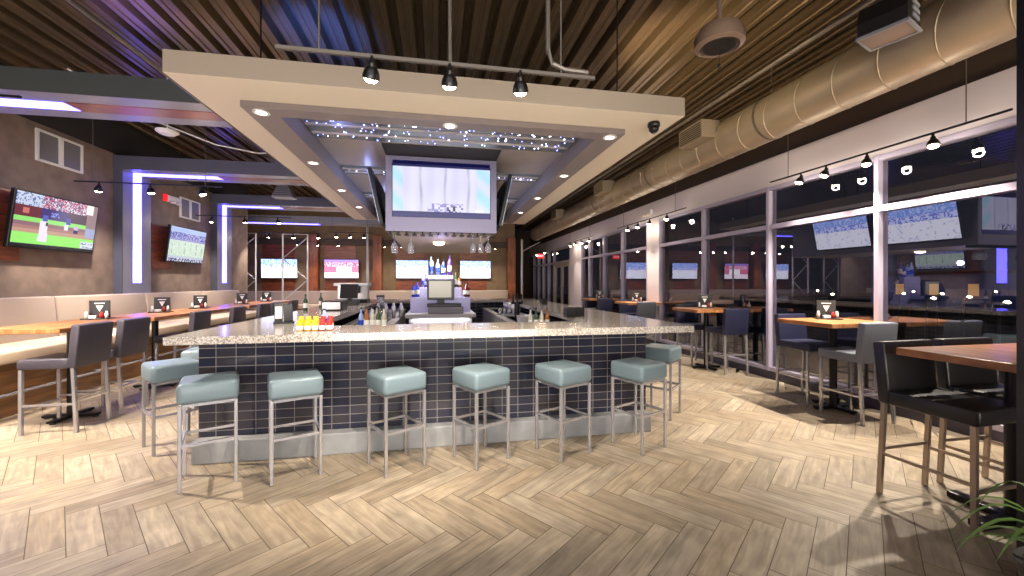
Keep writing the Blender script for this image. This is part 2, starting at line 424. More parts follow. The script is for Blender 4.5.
# ------------------------------------------------------------------ TV pictures
def hash2(i, j, s=0):
    return (math.sin(i*127.1+j*311.7+s*74.7)*43758.5453) % 1.0
def pic_baseball(u, v):
    i, j = int(u*120), int(v*68); h = hash2(i//2, j//2, 1); h2 = hash2(i//2, j//2, 2); h = .6*h+.4*hash2(i, j, 4)
    c = None
    if v < .06: c = (30, 30, 40)
    elif v < .27: c = (160, 245, 120)
    elif v < .34: c = (200, 160, 140)
    elif v < .40: c = (178, 130, 124)
    elif v < .47: c = (150, 110, 120)
    elif v < .56: c = (150, 232, 120)
    elif v < .76: c = (112, 40, 56) if u < .28 else ((60, 52, 120) if u < .6 else (70, 44, 66))
    else: c = [(225, 210, 230), (210, 90, 120), (90, 80, 130), (240, 235, 245), (150, 110, 150)][int(min(.999, h)*5)]
    if v >= .76 and u < .28: c = (205, 215, 240) if h > .35 else (90, 110, 170)
    if .08 < u < .15 and .62 < v < .72: c = (205, 120, 110)
    if .40 < u < .5 and .62 < v < .7 and h2 > .4: c = (140, 150, 240)
    # pitcher
    if abs(u-.33) < .035+.02*(1-v) and .12 < v < .52: c = (244, 236, 255)
    if abs(u-.34) < .03 and .52 < v < .63: c = (90, 100, 190)
    if abs(u-.365) < .012 and .42 < v < .5: c = (60, 50, 60)
    # batter, catcher
    if abs(u-.6) < .028 and .4 < v < .52: c = (246, 240, 255)
    if abs(u-.62) < .03 and .52 < v < .64: c = (74, 80, 180)
    if abs(u-.73) < .032 and .36 < v < .5: c = (40, 44, 96) if v < .43 else (220, 180, 230)
    if u > .86 and .3 < v: c = (150, 124, 128) if v > .5 else (170, 176, 214)
    if .84 < u < .94 and v > .8: c = (250, 246, 240)
    if u > .82 and .06 < v < .2: c = (228, 236, 250) if (j % 5 > 1 or h > .5) else (60, 70, 120)
    return c
def pic_court(u, v):
    h = hash2(int(u*60), int(v*34), 3)
    if v < .09: c = (60, 66, 120) if h > .4 else (220, 224, 240)
    elif v < .16: c = (196, 206, 220)
    elif v < .62: c = (206, 226, 206) if h > .25 else (226, 240, 230)
    elif v < .68: c = (150, 150, 210)
    elif v < .86: c = (96, 96, 178) if h > .4 else (178, 184, 230)
    else: c = (176, 196, 240)
    if .2 < v < .58 and abs((u*6) % 1-.5) < .07 and h > .45: c = (120, 150, 130)
    return c
def pic_white(u, v):
    h = hash2(int(u*50), int(v*26), 5); g = math.sin(u*9)+math.sin(v*7+u*3)
    if v < .55: c = (246, 246, 255) if h > .08 else (190, 200, 230)
    elif v < .72: c = (206, 214, 255) if h > .45 else (120, 130, 215)
    else: c = (124, 160, 236) if h > .35 else (190, 200, 250)
    return c
def pic_red(u, v):
    h = hash2(int(u*40), int(v*22), 7)
    if v < .3: c = (250, 232, 240)
    elif v < .62: c = (255, 250, 250) if .35 < u < .8 else (210, 110, 140)
    elif v < .85: c = (196, 90, 120) if h > .4 else (235, 190, 220)
    else: c = (150, 120, 200)
    return c
def pic_main(u, v):
    if v < .10: return (44, 44, 110)
    if v > .90: return (34, 34, 90)
    c = [232, 230, 255]
    s = math.sin(u*22+.6*math.sin(v*6))*.5+math.sin(u*51+1)*.3
    c = [k-7*s-4 for k in c]
    for x0 in (.28, .53, .77):
        d = abs(u-x0+.006*math.sin(v*7+x0*9))
        c = [q-44*math.exp(-(d/.013)**2)*(.5+.5*math.sin(v*5+x0*20)**2) for q in c]
    if u > .86 or u < .1: c = [206+22*math.sin(v*14+u*20), 232, 250]
    h = hash2(int(u*46), int(v*26), 9)
    if v < .25 and .35 < u < .72 and h > .55: c = [150, 146, 214]
    if v < .2 and .55 < u < .66 and h > .45: c = [60, 56, 110]
    if v < .16 and .84 < u < .93: c = [240, 244, 255]
    return c
PIC = {}
def screen_mesh(key, fn, w, h, nx=120, ny=68):
    """picture in the XZ plane facing -Y, centred"""
    k = (key, w, h)
    if k in PIC: return PIC[k]
    vs = [((i/nx-.5)*w, 0, (j/ny-.5)*h) for j in range(ny+1) for i in range(nx+1)]
    fs = [(j*(nx+1)+i, j*(nx+1)+i+1, (j+1)*(nx+1)+i+1, (j+1)*(nx+1)+i) for j in range(ny) for i in range(nx)]
    me = bpy.data.meshes.new('screen'); me.from_pydata(vs, [], fs); me.update()
    at = me.color_attributes.new('col', 'FLOAT_COLOR', 'CORNER')
    for p in me.polygons:
        i, j = p.index % nx, p.index//nx
        c = lin([max(0, min(255, q)) for q in fn((i+.5)/nx, (j+.5)/ny)])
        for li in p.loop_indices: at.data[li].color = (*c, 1)
    me.materials.append(M['screensoft' if key in ('base', 'court', 'main') else 'screen']); PIC[k] = me
    return me
def tv(name, label, key, fn, w, h, loc, rz, tilt=0, group=None, bracket=.12):
    """television facing -Y before rotation; loc is the screen centre"""
    t = thing(name, label, 'television', loc, rz, group)
    piv = bpy.data.objects.new('cabinet', None)
    b = MB().box((-w/2-.022, .004, -h/2-.03), (w/2+.022, .055, h/2+.022), .006).build('bezel', M['black'], t, rot=(tilt, 0, 0))
    s = bpy.data.objects.new('screen', screen_mesh(key, fn, w, h)); COL.objects.link(s); s.parent = t; s.rotation_euler = (tilt, 0, 0)
    if bracket: MB().box((-.2, .05, -.12), (.2, .06+bracket, .12)).build('wall_bracket', M['blackmetal'], t)
    return t
# left wall (faces +X): rotate by +90 deg so -Y -> +X
tv('television', 'wall television showing a baseball pitcher on green grass', 'base', pic_baseball, 1.27, .73, (XL+.2, 6.98, 2.36), R(90), R(7))
tv('television', 'wall television showing a pale court, between two lit columns', 'court', pic_court, 1.27, .73, (XL+.2, 10.08, 2.33), R(90), R(7))
simple('wall_panel', MB().box((XL, 5.9, 1.8), (XL+.03, 6.62, 2.75)), M['redwood'], 'dark red wood panel on the wall behind the baseball television', 'panel')
simple('wall_panel', MB().box((XL, 9.2, 1.8), (XL+.03, 9.8, 2.7)), M['redwood'], 'added dark panel standing in for the shadow beside the court television', 'panel')  # added dark board in place of the television's shadow on the wall
for nm, x, key, fn in (('first television on the back wall from the left, behind the truss posts', -5.98, 'w1', pic_white), ('back wall television with the red and white picture', -3.72, 'r1', pic_red),
                       ('back wall television left of the bar island bottles', -1.0, 'w1', pic_white), ('back wall television right of the bar island bottles', 1.58, 'w1', pic_white)):
    tv('television', nm, key, fn, 1.27, .72, (x, YB-.2, 2.06), 0, R(3), 'televisions on the back wall', .1045)
    simple('wall_panel', MB().box((x-.66, YB-.035, .95), (x+.5, YB, 3.0)), M['redwood'], 'reddish wood panel behind the ' + nm.split(',')[0].replace('on the back wall ', '').replace('back wall ', ''), 'panel', 'wood panels on the back wall')

# ------------------------------------------------------------------ vents on left wall
for (y, z, lab) in ((7.25, 3.49, 'white double return grille high above the baseball television'), (10.5, 3.2, 'white double return grille above the court television')):
    t = thing('return_grille', lab, 'vent', (XL, y, z))
    mb = MB()
    for a, b in ((-.36, -.02), (.02, .36)):
        mb.box((0, a-.02, -.23), (.03, a+.015, .23)).box((0, b-.015, -.23), (.03, b+.02, .23))
        mb.box((0, a, .2), (.03, b, .23)).box((0, a, -.23), (.03, b, -.2))
    mb.build('frame', M['white'], t)
    for a, b in ((-.345, -.035), (.035, .345)):
        mb = MB().box((.002, a, -.2), (.01, b, .2))
        for k in range(14): mb.box((.008, a, -.19+k*.028), (.02, b, -.18+k*.028))
        mb.build('louvre', M['grey'], t)

# ------------------------------------------------------------------ canopy over the bar
CX0, CX1, CY0, CY1, CZ = -1.98, 2.26, 3.36, 10.3, 3.05
t = thing('bar_canopy', 'big cream rectangular ceiling canopy hanging over the bar', 'canopy', (0, 0, 0))
def ring(mb, X0, X1, Y0, Y1, x0, x1, y0, y1, z0, z1):
    mb.box((X0, Y0, z0), (X1, y0, z1)).box((X0, y1, z0), (X1, Y1, z1)).box((X0, y0, z0), (x0, y1, z1)).box((x1, y0, z0), (X1, y1, z1))
    return mb
GX0, GX1, GY0, GY1 = -1.64, 1.86, 3.75, 9.9
HX0, HX1, HY0, HY1 = -1.39, 1.62, 3.93, 9.7
ring(MB(), CX0, CX1, CY0, CY1, HX0-.05, HX1+.05, HY0-.05, HY1+.05, CZ, CZ+.02).build('soffit', M['canopy'], t)
ring(MB(), CX0-.002, CX1+.002, CY0-.002, CY1+.002, CX0+.02, CX1-.02, CY0+.02, CY1-.02, CZ+.001, CZ+.17).build('fascia', M['canopyedge'], t)
ring(MB(), GX0+.004, GX1-.004, GY0+.004, GY1-.004, HX0, HX1, HY0, HY1, CZ-.055, CZ-.0005).build('inner_band', M['band'], t)
ring(MB(), GX0, GX1, GY0, GY1, GX0+.004, GX1-.004, GY0+.004, GY1-.004, CZ-.053, CZ).build('band_edge', M['bandedge'], t)
ring(MB(), HX0-.04, HX1+.04, HY0-.04, HY1+.04, HX0-.001, HX1+.001, HY0-.001, HY1+.001, CZ, CZ+.159).build('recess_wall', M['band'], t)
MB().box((CX0+.02, CY0+.02, CZ+.16), (CX1-.02, CY1-.02, CZ+.18)).build('ceiling_panel', M['panel'], t)
sy = [(4.2, 4.95), (6.15, 6.5), (7.9, 8.25)]
for q, (a, b) in enumerate(sy):
    st = MB().box((HX0+.03, a, CZ+.13), (HX1-.03, b, CZ+.16)).build('light_strip', M['strip'], t)
    mb = MB()
    nrow = 3 if q == 0 else 2
    for r_ in range(nrow): mb.box((HX0+.03, a+(b-a)*(r_+.25)/nrow-.012, CZ+.112), (HX1-.03, a+(b-a)*(r_+.25)/nrow+.012, CZ+.13))
    mb.build('rail', M['panel'], st)
    m1, m2 = MB(), MB()
    for k in range(190 if q == 0 else 90):
        x, y = rnd.uniform(HX0+.06, HX1-.06), rnd.uniform(a+.03, b-.03)
        r_ = rnd.uniform(.004, .009)
        (m1 if rnd.random() < .6 else m2).lathe([(.001, -r_), (r_, -r_*.3), (r_, .004)], 6, (x, y, CZ+.127))
    tag(m1.build('star_lights', M['star'], st), kind='stuff'); tag(m2.build('star_lights', M['starw'], st), kind='stuff')
mb = MB()
for x in (-1.5, 1.8):
    for y in (3.8, 6.8, 9.8): mb.tube([(x, y, CZ+.17), (x, y, ZC+.1)], .008, 6)
mb.build('hanger_rod', M['blackmetal'], t)
# recessed downlights in the grey band
DL = []
for lab, x, y in ([('near left corner', -1.515, 3.85), ('front middle', .12, 3.85), ('near right corner', 1.74, 3.85)] +
                  [('left side, %s from the front' % w_, -1.515, y) for w_, y in (('first', 5.35), ('second', 6.85), ('third', 8.3))] +
                  [('right side, %s from the front' % w_, 1.74, y) for w_, y in (('first', 5.35), ('second', 6.85), ('third', 8.3))]):
    t = thing('recessed_downlight', 'recessed downlight in the grey canopy band, ' + lab, 'downlight', (x, y, CZ-.055), 0, 'downlights in the canopy band')
    MB().lathe([(.045, 0), (.07, 0), (.07, -.006), (.045, -.006), (.045, 0)], 20, close=False).build('trim_ring', M['white'], t)
    MB().lathe([(.001, -.001), (.045, -.001), (.045, -.004), (.001, -.004)], 20).build('lens', M['softbulb'], t)
    DL.append((x, y))
# camera dome
t = thing('security_camera', 'black dome security camera under the front right canopy corner', 'camera', (2.06, 3.55, CZ))
MB().lathe([(.055, 0), (.06, -.03), (.055, -.045)], 18).build('base', M['black'], t, True)
MB().lathe([(.05, -.045), (.045, -.075), (.028, -.096), (.004, -.104)], 18).build('dome', M['blackmetal'], t, True)
MB().lathe([(.015, -.1), (.014, -.108)], 10).build('lens', M['grey'], t)

# ------------------------------------------------------------------ TV pylon under the canopy
BX0, BX1, BY0, BY1, BZ = -.67, .81, 5.5, 9.3, 2.19
t = thing('television_pylon', 'silver television housing hanging from the canopy over the bar island', 'pylon', (0, 0, 0))
BT = CZ+.16
MB().box((BX0, BY0, BT-.12), (BX1, BY0+.06, BT-.02)).box((BX0, BY0, BZ), (BX1, BY0+.06, BZ+.19)).box((BX0, BY0, BZ+.19), (BX0+.08, BY0+.06, BT-.12)).box((BX1-.08, BY0, BZ+.19), (BX1, BY0+.06, BT-.12)).build('front_frame', M['silver'], t)
MB().box((BX0, BY0+.06, BZ), (BX0+.03, BY1, BT-.03)).box((BX1-.03, BY0+.06, BZ), (BX1, BY1, BT-.03)).box((BX0+.03, BY1-.03, BZ), (BX1-.03, BY1, BT-.03)).build('side_panel', M['silver'], t)
MB().box((BX0+.03, BY0+.06, BZ+.0), (BX1-.03, BY1-.03, BZ+.03)).build('underside', M['canopy'], t)
MB().box((BX0+.1, BY0+.2, BT-.03), (BX1-.1, BY1-.2, BT)).build('ceiling_mount', M['blackmetal'], t)
MB().box((BX0, 5.08, BT-.012), (BX1, BY0+.02, BT)).build('dark_mount_panel', M['upper'], t)
for k in range(14):
    x = BX0+.05+k*(BX1-BX0-.1)/13
    MB().box((x-.008, BY0+.015, BZ-.035), (x+.008, BY0+.2, BZ)).box((x-.03, BY0+.015, BZ-.043), (x+.03, BY0+.2, BZ-.035)).build('glass_rack_rail', M['blackmetal'], t)
MB().lathe([(.09, 0), (.09, -.03), (.05, -.05)], 20, (.03, 6.9, BZ)).build('lamp', M['softbulb'], t)
tv('television', 'big television on the front of the silver pylon, pale lavender picture', 'main', pic_main, 1.30, .75, (.07, BY0+.0, 2.76), 0, 0, None, 0.04)
for sx, lab in ((-1, 'left'), (1, 'right')):
    x = BX0-.12 if sx < 0 else BX1+.12
    for w_, y in (('nearer', 6.3), ('farther', 7.85)): tv('television', '%s television tilted out from the %s side of the pylon, seen edge-on' % (w_, lab), 'w1', pic_white, 1.27, .72, (x-sx*-.06, y, 2.68), R(90)*sx, R(12), None, .14)

# wine glasses hanging upside down from the rack
def wine_glass(label, x, y, big=1.0):
    t = thing('wine_glass', label, 'glass', (x, y, BZ-.034), 0, 'wine glasses hanging from the rack')
    s = big
    MB().lathe([(.034*s, 0), (.034*s, -.003), (.006, -.01), (.0045, -.08*s), (.008, -.09*s), (.03*s, -.115*s), (.04*s, -.15*s), (.036*s, -.19*s), (.031*s, -.215*s)], 16, close=False).build('bowl', M['cglass'], t, True)
    MB().lathe([(.0315*s, -.214*s), (.0325*s, -.217*s), (.0305*s, -.217*s)], 16, close=False).build('rim', M['white'], t, True)  # white edge carries the bright outline of the rim in its colour
rx = [BX0+.05+k*(BX1-BX0-.1)/13 for k in range(14)]
def slot(k): return (rx[k]+rx[k+1])/2
for lab, k, big in (('clear wine glass hanging at the left end of the rack', 0, 1.15), ('clear wine glass hanging second from the left of the rack', 2, 1.15),
                    ('clear wine glass hanging third from the right of the rack', 10, 1.05), ('clear wine glass hanging second from the right of the rack', 11, 1.05), ('clear wine glass hanging at the right end of the rack', 12, 1.05)):
    wine_glass(lab, slot(k), BY0+.1, big)

# ------------------------------------------------------------------ bar
t = thing('bar_counter', 'dark glossy tiled bar base on a pale concrete kerb', 'bar', (0, 0, 0))
DX0, DX1, DY0, DY1 = -1.99, 2.13, 3.83, 9.9
MB().box((DX0, DY0, .0), (DX1, DY0+.15, 1.04)).build('front_wall', M['tilef'], t)
MB().box((DX0, DY0+.15, 0), (DX0+.15, DY1, 1.04)).build('side_wall', M['tiles'], t)
MB().box((DX1-.15, DY0+.15, 0), (DX1, DY1, 1.04)).build('side_wall', M['tiles'], t)
MB().box((DX0+.15, DY1-.15, 0), (DX1-.15, DY1, 1.04)).build('back_wall', M['tilef'], t)
MB().box((DX0-.0, DY0-.12, 0), (DX1+.0, DY0, .19), .012).build('kerb', M['curb'], t)
TX0, TX1, TY0, TY1, TZ = -1.98, 2.36, 3.36, 10.2, 1.10
mb = MB()
ring(mb, TX0, TX1, TY0, TY1, TX0+.78, TX1-.78, TY0+.64, TY1-.7, TZ-.06, TZ)
bmesh.ops.remove_doubles(mb.bm, verts=mb.bm.verts, dist=1e-5)
tag(mb.build('bar_countertop', M['granite']), 'speckled pale granite countertop running around the bar', 'countertop')
# under-counter bracket fittings
for x in (-1.45, -.75, .12, .9):
    pass

# stools
def make_stool():
    t = thing('bar_stool', '', 'stool', (0, 0, 0), 0, 'backless stools around the bar')
    b = .165; r = .0115
    MB().box((-.186, -.186, .624), (.186, .186, .776), .035, 4).build('seat', M['stoolseat'], t, 'auto')
    MB().box((-.15, -.15, .622), (.15, .15, .636)).build('seat_board', M['blackmetal'], t)
    for sx in (-1, 1):
        for sy_ in (-1, 1):
            MB().box((sx*b-r, sy_*b-r, 0), (sx*b+r, sy_*b+r, .622), .002, 1).build('leg', M['chrome'], t)
    for (x0, y0, x1, y1) in ((-b, -b, b, -b), (-b, b, b, b), (-b, -b, -b, b), (b, -b, b, b)):
        e = r*.8
        if x0 == x1: mb = MB().box((x0-e, y0+r, .32), (x0+e, y1-r, .34))
        else: mb = MB().box((x0+r, y0-e, .32), (x1-r, y0+e, .34))
        mb.build('foot_rail', M['chrome'], t)
    ring(MB(), -b+r, b-r, -b+r, b-r, -b+3*r, b-3*r, -b+3*r, b-3*r, .602, .622).build('seat_frame', M['chrome'], t)
    return t
st = make_stool()
stools = [(-1.715, 3.445, 24, 'blue grey bar stool at the left end of the bar front'), (-1.11, 3.445, 22, 'second blue grey bar stool from the left along the bar front'),
          (-.33, 3.42, 31, 'third blue grey bar stool from the left along the bar front'), (.37, 3.42, 30, 'fourth blue grey bar stool from the left along the bar front'),
          (1.10, 3.42, 24, 'fifth blue grey bar stool from the left along the bar front'), (1.83, 3.42, 24, 'rightmost blue grey bar stool along the bar front'),
          (2.52, 4.2, 40, 'blue grey bar stool around the right side of the bar'), (-2.40, 4.2, 43, 'blue grey bar stool around the left side of the bar, nearer one'),
          (-2.52, 5.0, 12, 'blue grey bar stool on the left side of the bar, mostly hidden')]
for i, (x, y, a, lab) in enumerate(stools):
    o = st if i == 0 else dup(st, (x, y, .003))
    o.location = (x, y, .003); o.rotation_euler = (0, 0, R(a)); o['label'] = lab

# ------------------------------------------------------------------ chairs
def make_chair(name, seatm, backm, legm, w=.44, d=.46):
    """counter-height chair facing +Y, back at -Y"""
    t = thing(name, '', 'chair', (0, 0, 0), 0)
    h = w/2
    MB().box((-h, -d/2+.03, .645), (h, d/2, .745), .018, 3).build('seat', seatm, t, 'auto')
    rot = Matrix.Rotation(R(5), 4, 'X')
    MB().box((-h, -d/2-.03, .65), (h, -d/2+.045, 1.08), .014, 3, rot=rot, piv=(0, -d/2, .65)).build('backrest', backm, t, 'auto')
    l = h-.018; r = .0135
    for sx in (-1, 1):
        MB().tube([(sx*l, d/2-.03, 0), (sx*l, d/2-.03, .645)], r, square=True).build('leg', legm, t)
        MB().tube([(sx*l, -d/2-.03, 0), (sx*l, -d/2+.0, .65)], r, square=True).build('leg', legm, t)
    e = .008
    MB().box((-l+r, d/2-.03-e, .24), (l-r, d/2-.03+e, .262)).build('foot_rail', legm, t)
    for sx in (-1, 1): MB().box((sx*l-e, -d/2-.006, .28), (sx*l+e, d/2-.03-r, .30)).build('side_rail', legm, t)
    MB().box((-l+r, -d/2-.02-e, .31), (l-r, -d/2-.02+e, .33)).build('back_rail', legm, t)
    return t
cl = make_chair('counter_chair', M['leatherdark'], M['leatherdark'], M['chrome'])
FACE_W = R(90)     # facing -X (toward left wall)
first = True
LCH = [(-3.80, 4.93, 'dark slate counter chair nearest the camera on the left side'), (-3.78, 5.48, 'second dark slate counter chair along the left tables'),
       (-3.72, 6.72, 'third dark slate counter chair along the left tables'), (-3.72, 7.85, 'fourth dark slate counter chair along the left tables'),
       (-3.70, 8.85, 'fifth dark slate counter chair along the left tables'), (-3.70, 9.5, 'sixth dark slate counter chair along the left tables'), (-3.7, 10.6, 'farthest dark slate counter chair along the left tables')]
for i, (x, y, lab) in enumerate(LCH):
    o = cl if i == 0 else dup(cl, (x, y, .003))
    o.location = (x, y, .003); o.rotation_euler = (0, 0, FACE_W); o['label'] = lab; o['group'] = 'chairs along the left tables'

# tables
def make_table(sx, sy_, th=.05):
    t = thing('bar_table', '', 'table', (0, 0, 0), 0)
    MB().box((-sx/2, -sy_/2, 1.05-th), (sx/2, sy_/2, 1.05), .006, 2).build('tabletop', M['tabletop'], t)
    MB().tube([(0, 0, .04), (0, 0, 1.0)], .04, 12).build('pole', M['blackmetal'], t, 'auto')
    MB().box((-.16, -.16, .985), (.16, .16, 1.0)).build('mounting_plate', M['blackmetal'], t)
    L_ = min(sx, sy_)*.36
    for a, b in ((1, 0), (0, 1)):
        mb = MB()
        if a: mb.box((-L_, -.035, .012), (L_, .035, .04), .008)
        else: mb.box((-.035, -L_, .012), (.035, L_, .041), .008)
        mb.build('base_foot', M['blackmetal'], t)
    mb = MB()
    for x, y in ((L_-.03, 0), (-L_+.03, 0), (0, L_-.03), (0, -L_+.03)): mb.lathe([(.025, 0), (.025, .014)], 10, (x, y, 0))
    mb.build('glide', M['black'], t)
    return t
lt = make_table(.72, 1.22)
for i, (y, lab) in enumerate(((5.28, 'wooden bar table nearest the camera along the left bench'), (6.62, 'second wooden bar table along the left bench'),
                              (7.96, 'third wooden bar table along the left bench'), (9.3, 'fourth wooden bar table along the left bench'), (10.64, 'farthest wooden bar table along the left bench'))):
    o = lt if i == 0 else dup(lt, (0, 0, 0))
    o.location = (-4.0, y, .003); o['label'] = lab; o['group'] = 'bar tables along the left bench'

# bench sections along the left wall
def make_bench(y0, y1, lab):
    t = thing('banquette', lab, 'bench', (XL, (y0+y1)/2, .0), 0, 'bench sections along the left wall'); d = (y1-y0)/2-.004
    MB().box((0.02, -d, .60), (1.0, d, .745), .03, 3).build('seat', M['benchseat'], t, 'auto')
    MB().box((.15, -d, .72), (.33, d, 1.31), .03, 3, rot=Matrix.Rotation(R(-5), 4, 'Y')).build('backrest', M['bench'], t, 'auto')
    MB().box((0.01, -d, .0), (.93, d, .60)).build('base', M['benchbase'], t)
    mb = MB().tube([(1.06, -d, .28), (1.06, d, .28)], .018, 8)
    for y in (-d+.2, d-.2): mb.tube([(.93, y, .28), (1.06, y, .28)], .012, 6)
    mb.build('foot_rail', M['chrome'], t)
for y0, y1, lab in ((3.2, 5.0, 'tall taupe bench section at the left edge, nearest the camera'), (5.0, 6.8, 'tall taupe bench section below the baseball television'), (6.8, 8.6, 'tall taupe bench section at the first lit column'),
                    (8.6, 10.4, 'tall taupe bench section below the court television'), (10.4, 12.2, 'tall taupe bench section at the second lit column')):
    make_bench(y0, y1, lab)
# low pale bench far left and back wall
t = thing('banquette', 'long pale bench running along the back wall', 'bench', (0, YB, 0))
MB().box((-8.6, -1.15, .55), (2.9, -.4, .7), .03).build('seat', M['benchseat'], t)
MB().box((-8.6, -.62, .7), (2.9, -.42, 1.2), .03).build('backrest', M['bench'], t)
MB().box((-8.6, -1.1, 0), (2.9, -.4, .55)).build('base', M['benchbase'], t)

# condiment stands with black menu card
def make_caddy():
    t = thing('menu_caddy', '', 'caddy', (0, 0, 0), 0)
    MB().box((-.13, -.09, 0), (.13, .09, .016), .004).build('tray', M['black'], t)
    c = MB().box((-.10, .035, .016), (.10, .05, .23), .003).build('menu_card', M['black'], t)
    MB().poly([(-.036, .034, .165), (.036, .034, .165), (0, .034, .09)], [(0, 1, 2)]).poly([(-.05, .034, .2), (.05, .034, .2), (.05, .034, .188), (-.05, .034, .188)], [(0, 1, 2, 3)]).build('white_emblem', M['white'], c)
    for x, m in ((-.10, M['white']), (.09, M['cglass'])):
        MB().lathe([(.016, 0), (.018, .05), (.012, .07), (.012, .085)], 12, (x, -.02, .016)).build('shaker', M['white'], t, True)
    MB().lathe([(.018, 0), (.018, .05), (.01, .065), (.01, .075)], 12, (.045, -.03, .016)).build('sauce_bottle', M['redsauce'], t, True)
    MB().box((-.06, -.07, .016), (.01, -.01, .05), .004).build('sugar_packets', M['white'], t)
    return t
cd = make_caddy()
CAD = [((-4.12, 6.05-.25, 1.053), R(12), 'black menu stand with white triangle on the nearest left table'), ((-4.12, 6.95, 1.053), R(12), 'black menu stand with white triangle on the second left table'),
       ((-4.12, 7.95, 1.053), R(12), 'black menu stand with white triangle on the third left table'), ((-4.12, 9.5, 1.053), R(12), 'black menu stand with white triangle on the fourth left table'), ((-4.1, 10.7, 1.053), R(12), 'black menu stand with white triangle on the farthest left table'),
       ((4.75, 4.15, 1.053), R(-30), 'black menu stand with white triangle on the nearest window table with grey chair'), ((4.75, 6.45, 1.053), R(-25), 'black menu stand on the second window table'), ((4.75, 8.95, 1.053), R(-20), 'black menu stand on the third window table from the camera'), ((4.75, 11.2, 1.053), R(-20), 'black menu stand on the farthest window table')]
for i, (l, a, lab) in enumerate(CAD):
    o = cd if i == 0 else dup(cd, l)
    o.location = l; o.rotation_euler = (0, 0, a); o['label'] = lab; o['group'] = 'menu stands on the tables'

# window side tables and chairs
rt = make_table(.86, .72)
cg = make_chair('counter_chair', M['leathergrey'], M['leathergrey'], M['chrome'])
cb = make_chair('counter_chair', M['leatherblue'], M['leatherblue'], M['chrome'])
ordn = ['first', 'second', 'third', 'fourth']
placed = [0, 0]
for i, y in enumerate((4.0, 6.3, 8.75, 11.0)):
    o = rt if i == 0 else dup(rt, (0, 0, 0))
    o.location = (4.66, y, .003); o['group'] = 'square bar tables along the windows'
    o['label'] = 'square wooden bar table by the windows, %s beyond the long near table' % ordn[i]
    a = (cg if placed[0] == 0 else dup(cg, (0, 0, 0))) if i in (0, 2) else (cb if placed[1] == 0 else dup(cb, (0, 0, 0)))
    if i in (0, 2): placed[0] = 1
    else: placed[1] = 1
    a.location = (4.58 if i != 1 else 4.8, y-.30, .003); a.rotation_euler = (0, 0, 0); a['group'] = 'chairs at the window tables'
    a['label'] = '%s chair on the near side of the %s window table' % ('slate grey' if i in (0, 2) else 'navy', ordn[i])
    b = dup(cb, (4.72, y+.40, .003), R(180), 'navy chair on the far side of the %s window table' % ordn[i], 'chairs at the window tables')

# near right table and black chairs
nt_ = thing('bar_table', 'long wooden bar table at the right edge with black chairs', 'table', (3.85, 1.88, .003))
MB().box((-.72, -.36, 1.0), (.95, .36, 1.05), .006, 2).build('tabletop', M['tabletop'], nt_)
MB().tube([(-.3, 0, .04), (-.3, 0, 1.0)], .045, 12).build('pole', M['blackmetal'], nt_, 'auto')
MB().tube([(.6, 0, .04), (.6, 0, 1.0)], .045, 12).build('pole', M['blackmetal'], nt_, 'auto')
for x in (-.3, .6):
    MB().box((x-.04, -.32, .0), (x+.04, .32, .045), .01).build('base_foot', M['blackmetal'], nt_)
    MB().box((x-.32, -.04, .0), (x+.32, .04, .044), .01).build('base_foot', M['blackmetal'], nt_)
nc = make_chair('counter_chair', M['leatherblack'], M['leatherblack'], M['bronze'], .48, .5)
nc.location = (3.345, 2.06, .003); nc.rotation_euler = (0, 0, R(183)); nc['label'] = 'black leather chair with brushed metal legs, nearest at the right edge'; nc['group'] = 'black chairs at the near right table'
dup(nc, (3.93, 2.08, .003), R(180), 'black leather chair behind the nearest one, under the long table', 'black chairs at the near right table')

# dark post and plant on the right edge
struct(MB().box((2.73, 1.2, 0), (2.98, 1.44, ZC)).build('trim_10', M['black']))
t = thing('potted_plant', 'spiky green potted plant at the lower right corner', 'plant', (2.26, 1.0, .003))
MB().lathe([(.001, 0), (.13, 0), (.17, .42), (.18, .43), (.18, .46), (.155, .46), (.15, .42), (.001, .42)], 24).build('pot', M['pot'], t, 'auto')
MB().lathe([(.001, .40), (.15, .40), (.15, .425), (.001, .43)], 20).build('soil', M['soil'], t)
for k in range(26):
    a = rnd.uniform(0, 2*math.pi) if k > 10 else R(180+rnd.uniform(-80, 80))
    L_ = rnd.uniform(.24, .38); hgt = rnd.uniform(.12, .32)
    mb = MB(); pts = []; n = 9
    for i in range(n+1):
        s = i/n
        r_ = L_*s; z = .43+hgt*math.sin(s*2.4)*1.0-(.12*s*s)
        wd = .016*(1-s)**.6*(.4+.6*min(1, s*5)) + .0006
        px, py = r_*math.cos(a), r_*math.sin(a)
        nx, ny = -math.sin(a)*wd, math.cos(a)*wd
        pts += [(px+nx, py+ny, z+wd*.4), (px, py, z), (px-nx, py-ny, z+wd*.4)]
    fs = []
    for i in range(n):
        b0 = i*3
        fs += [(b0, b0+1, b0+4, b0+3), (b0+1, b0+2, b0+5, b0+4)]
    mb.poly(pts, fs).build('leaf', M['leaf'], t, True)

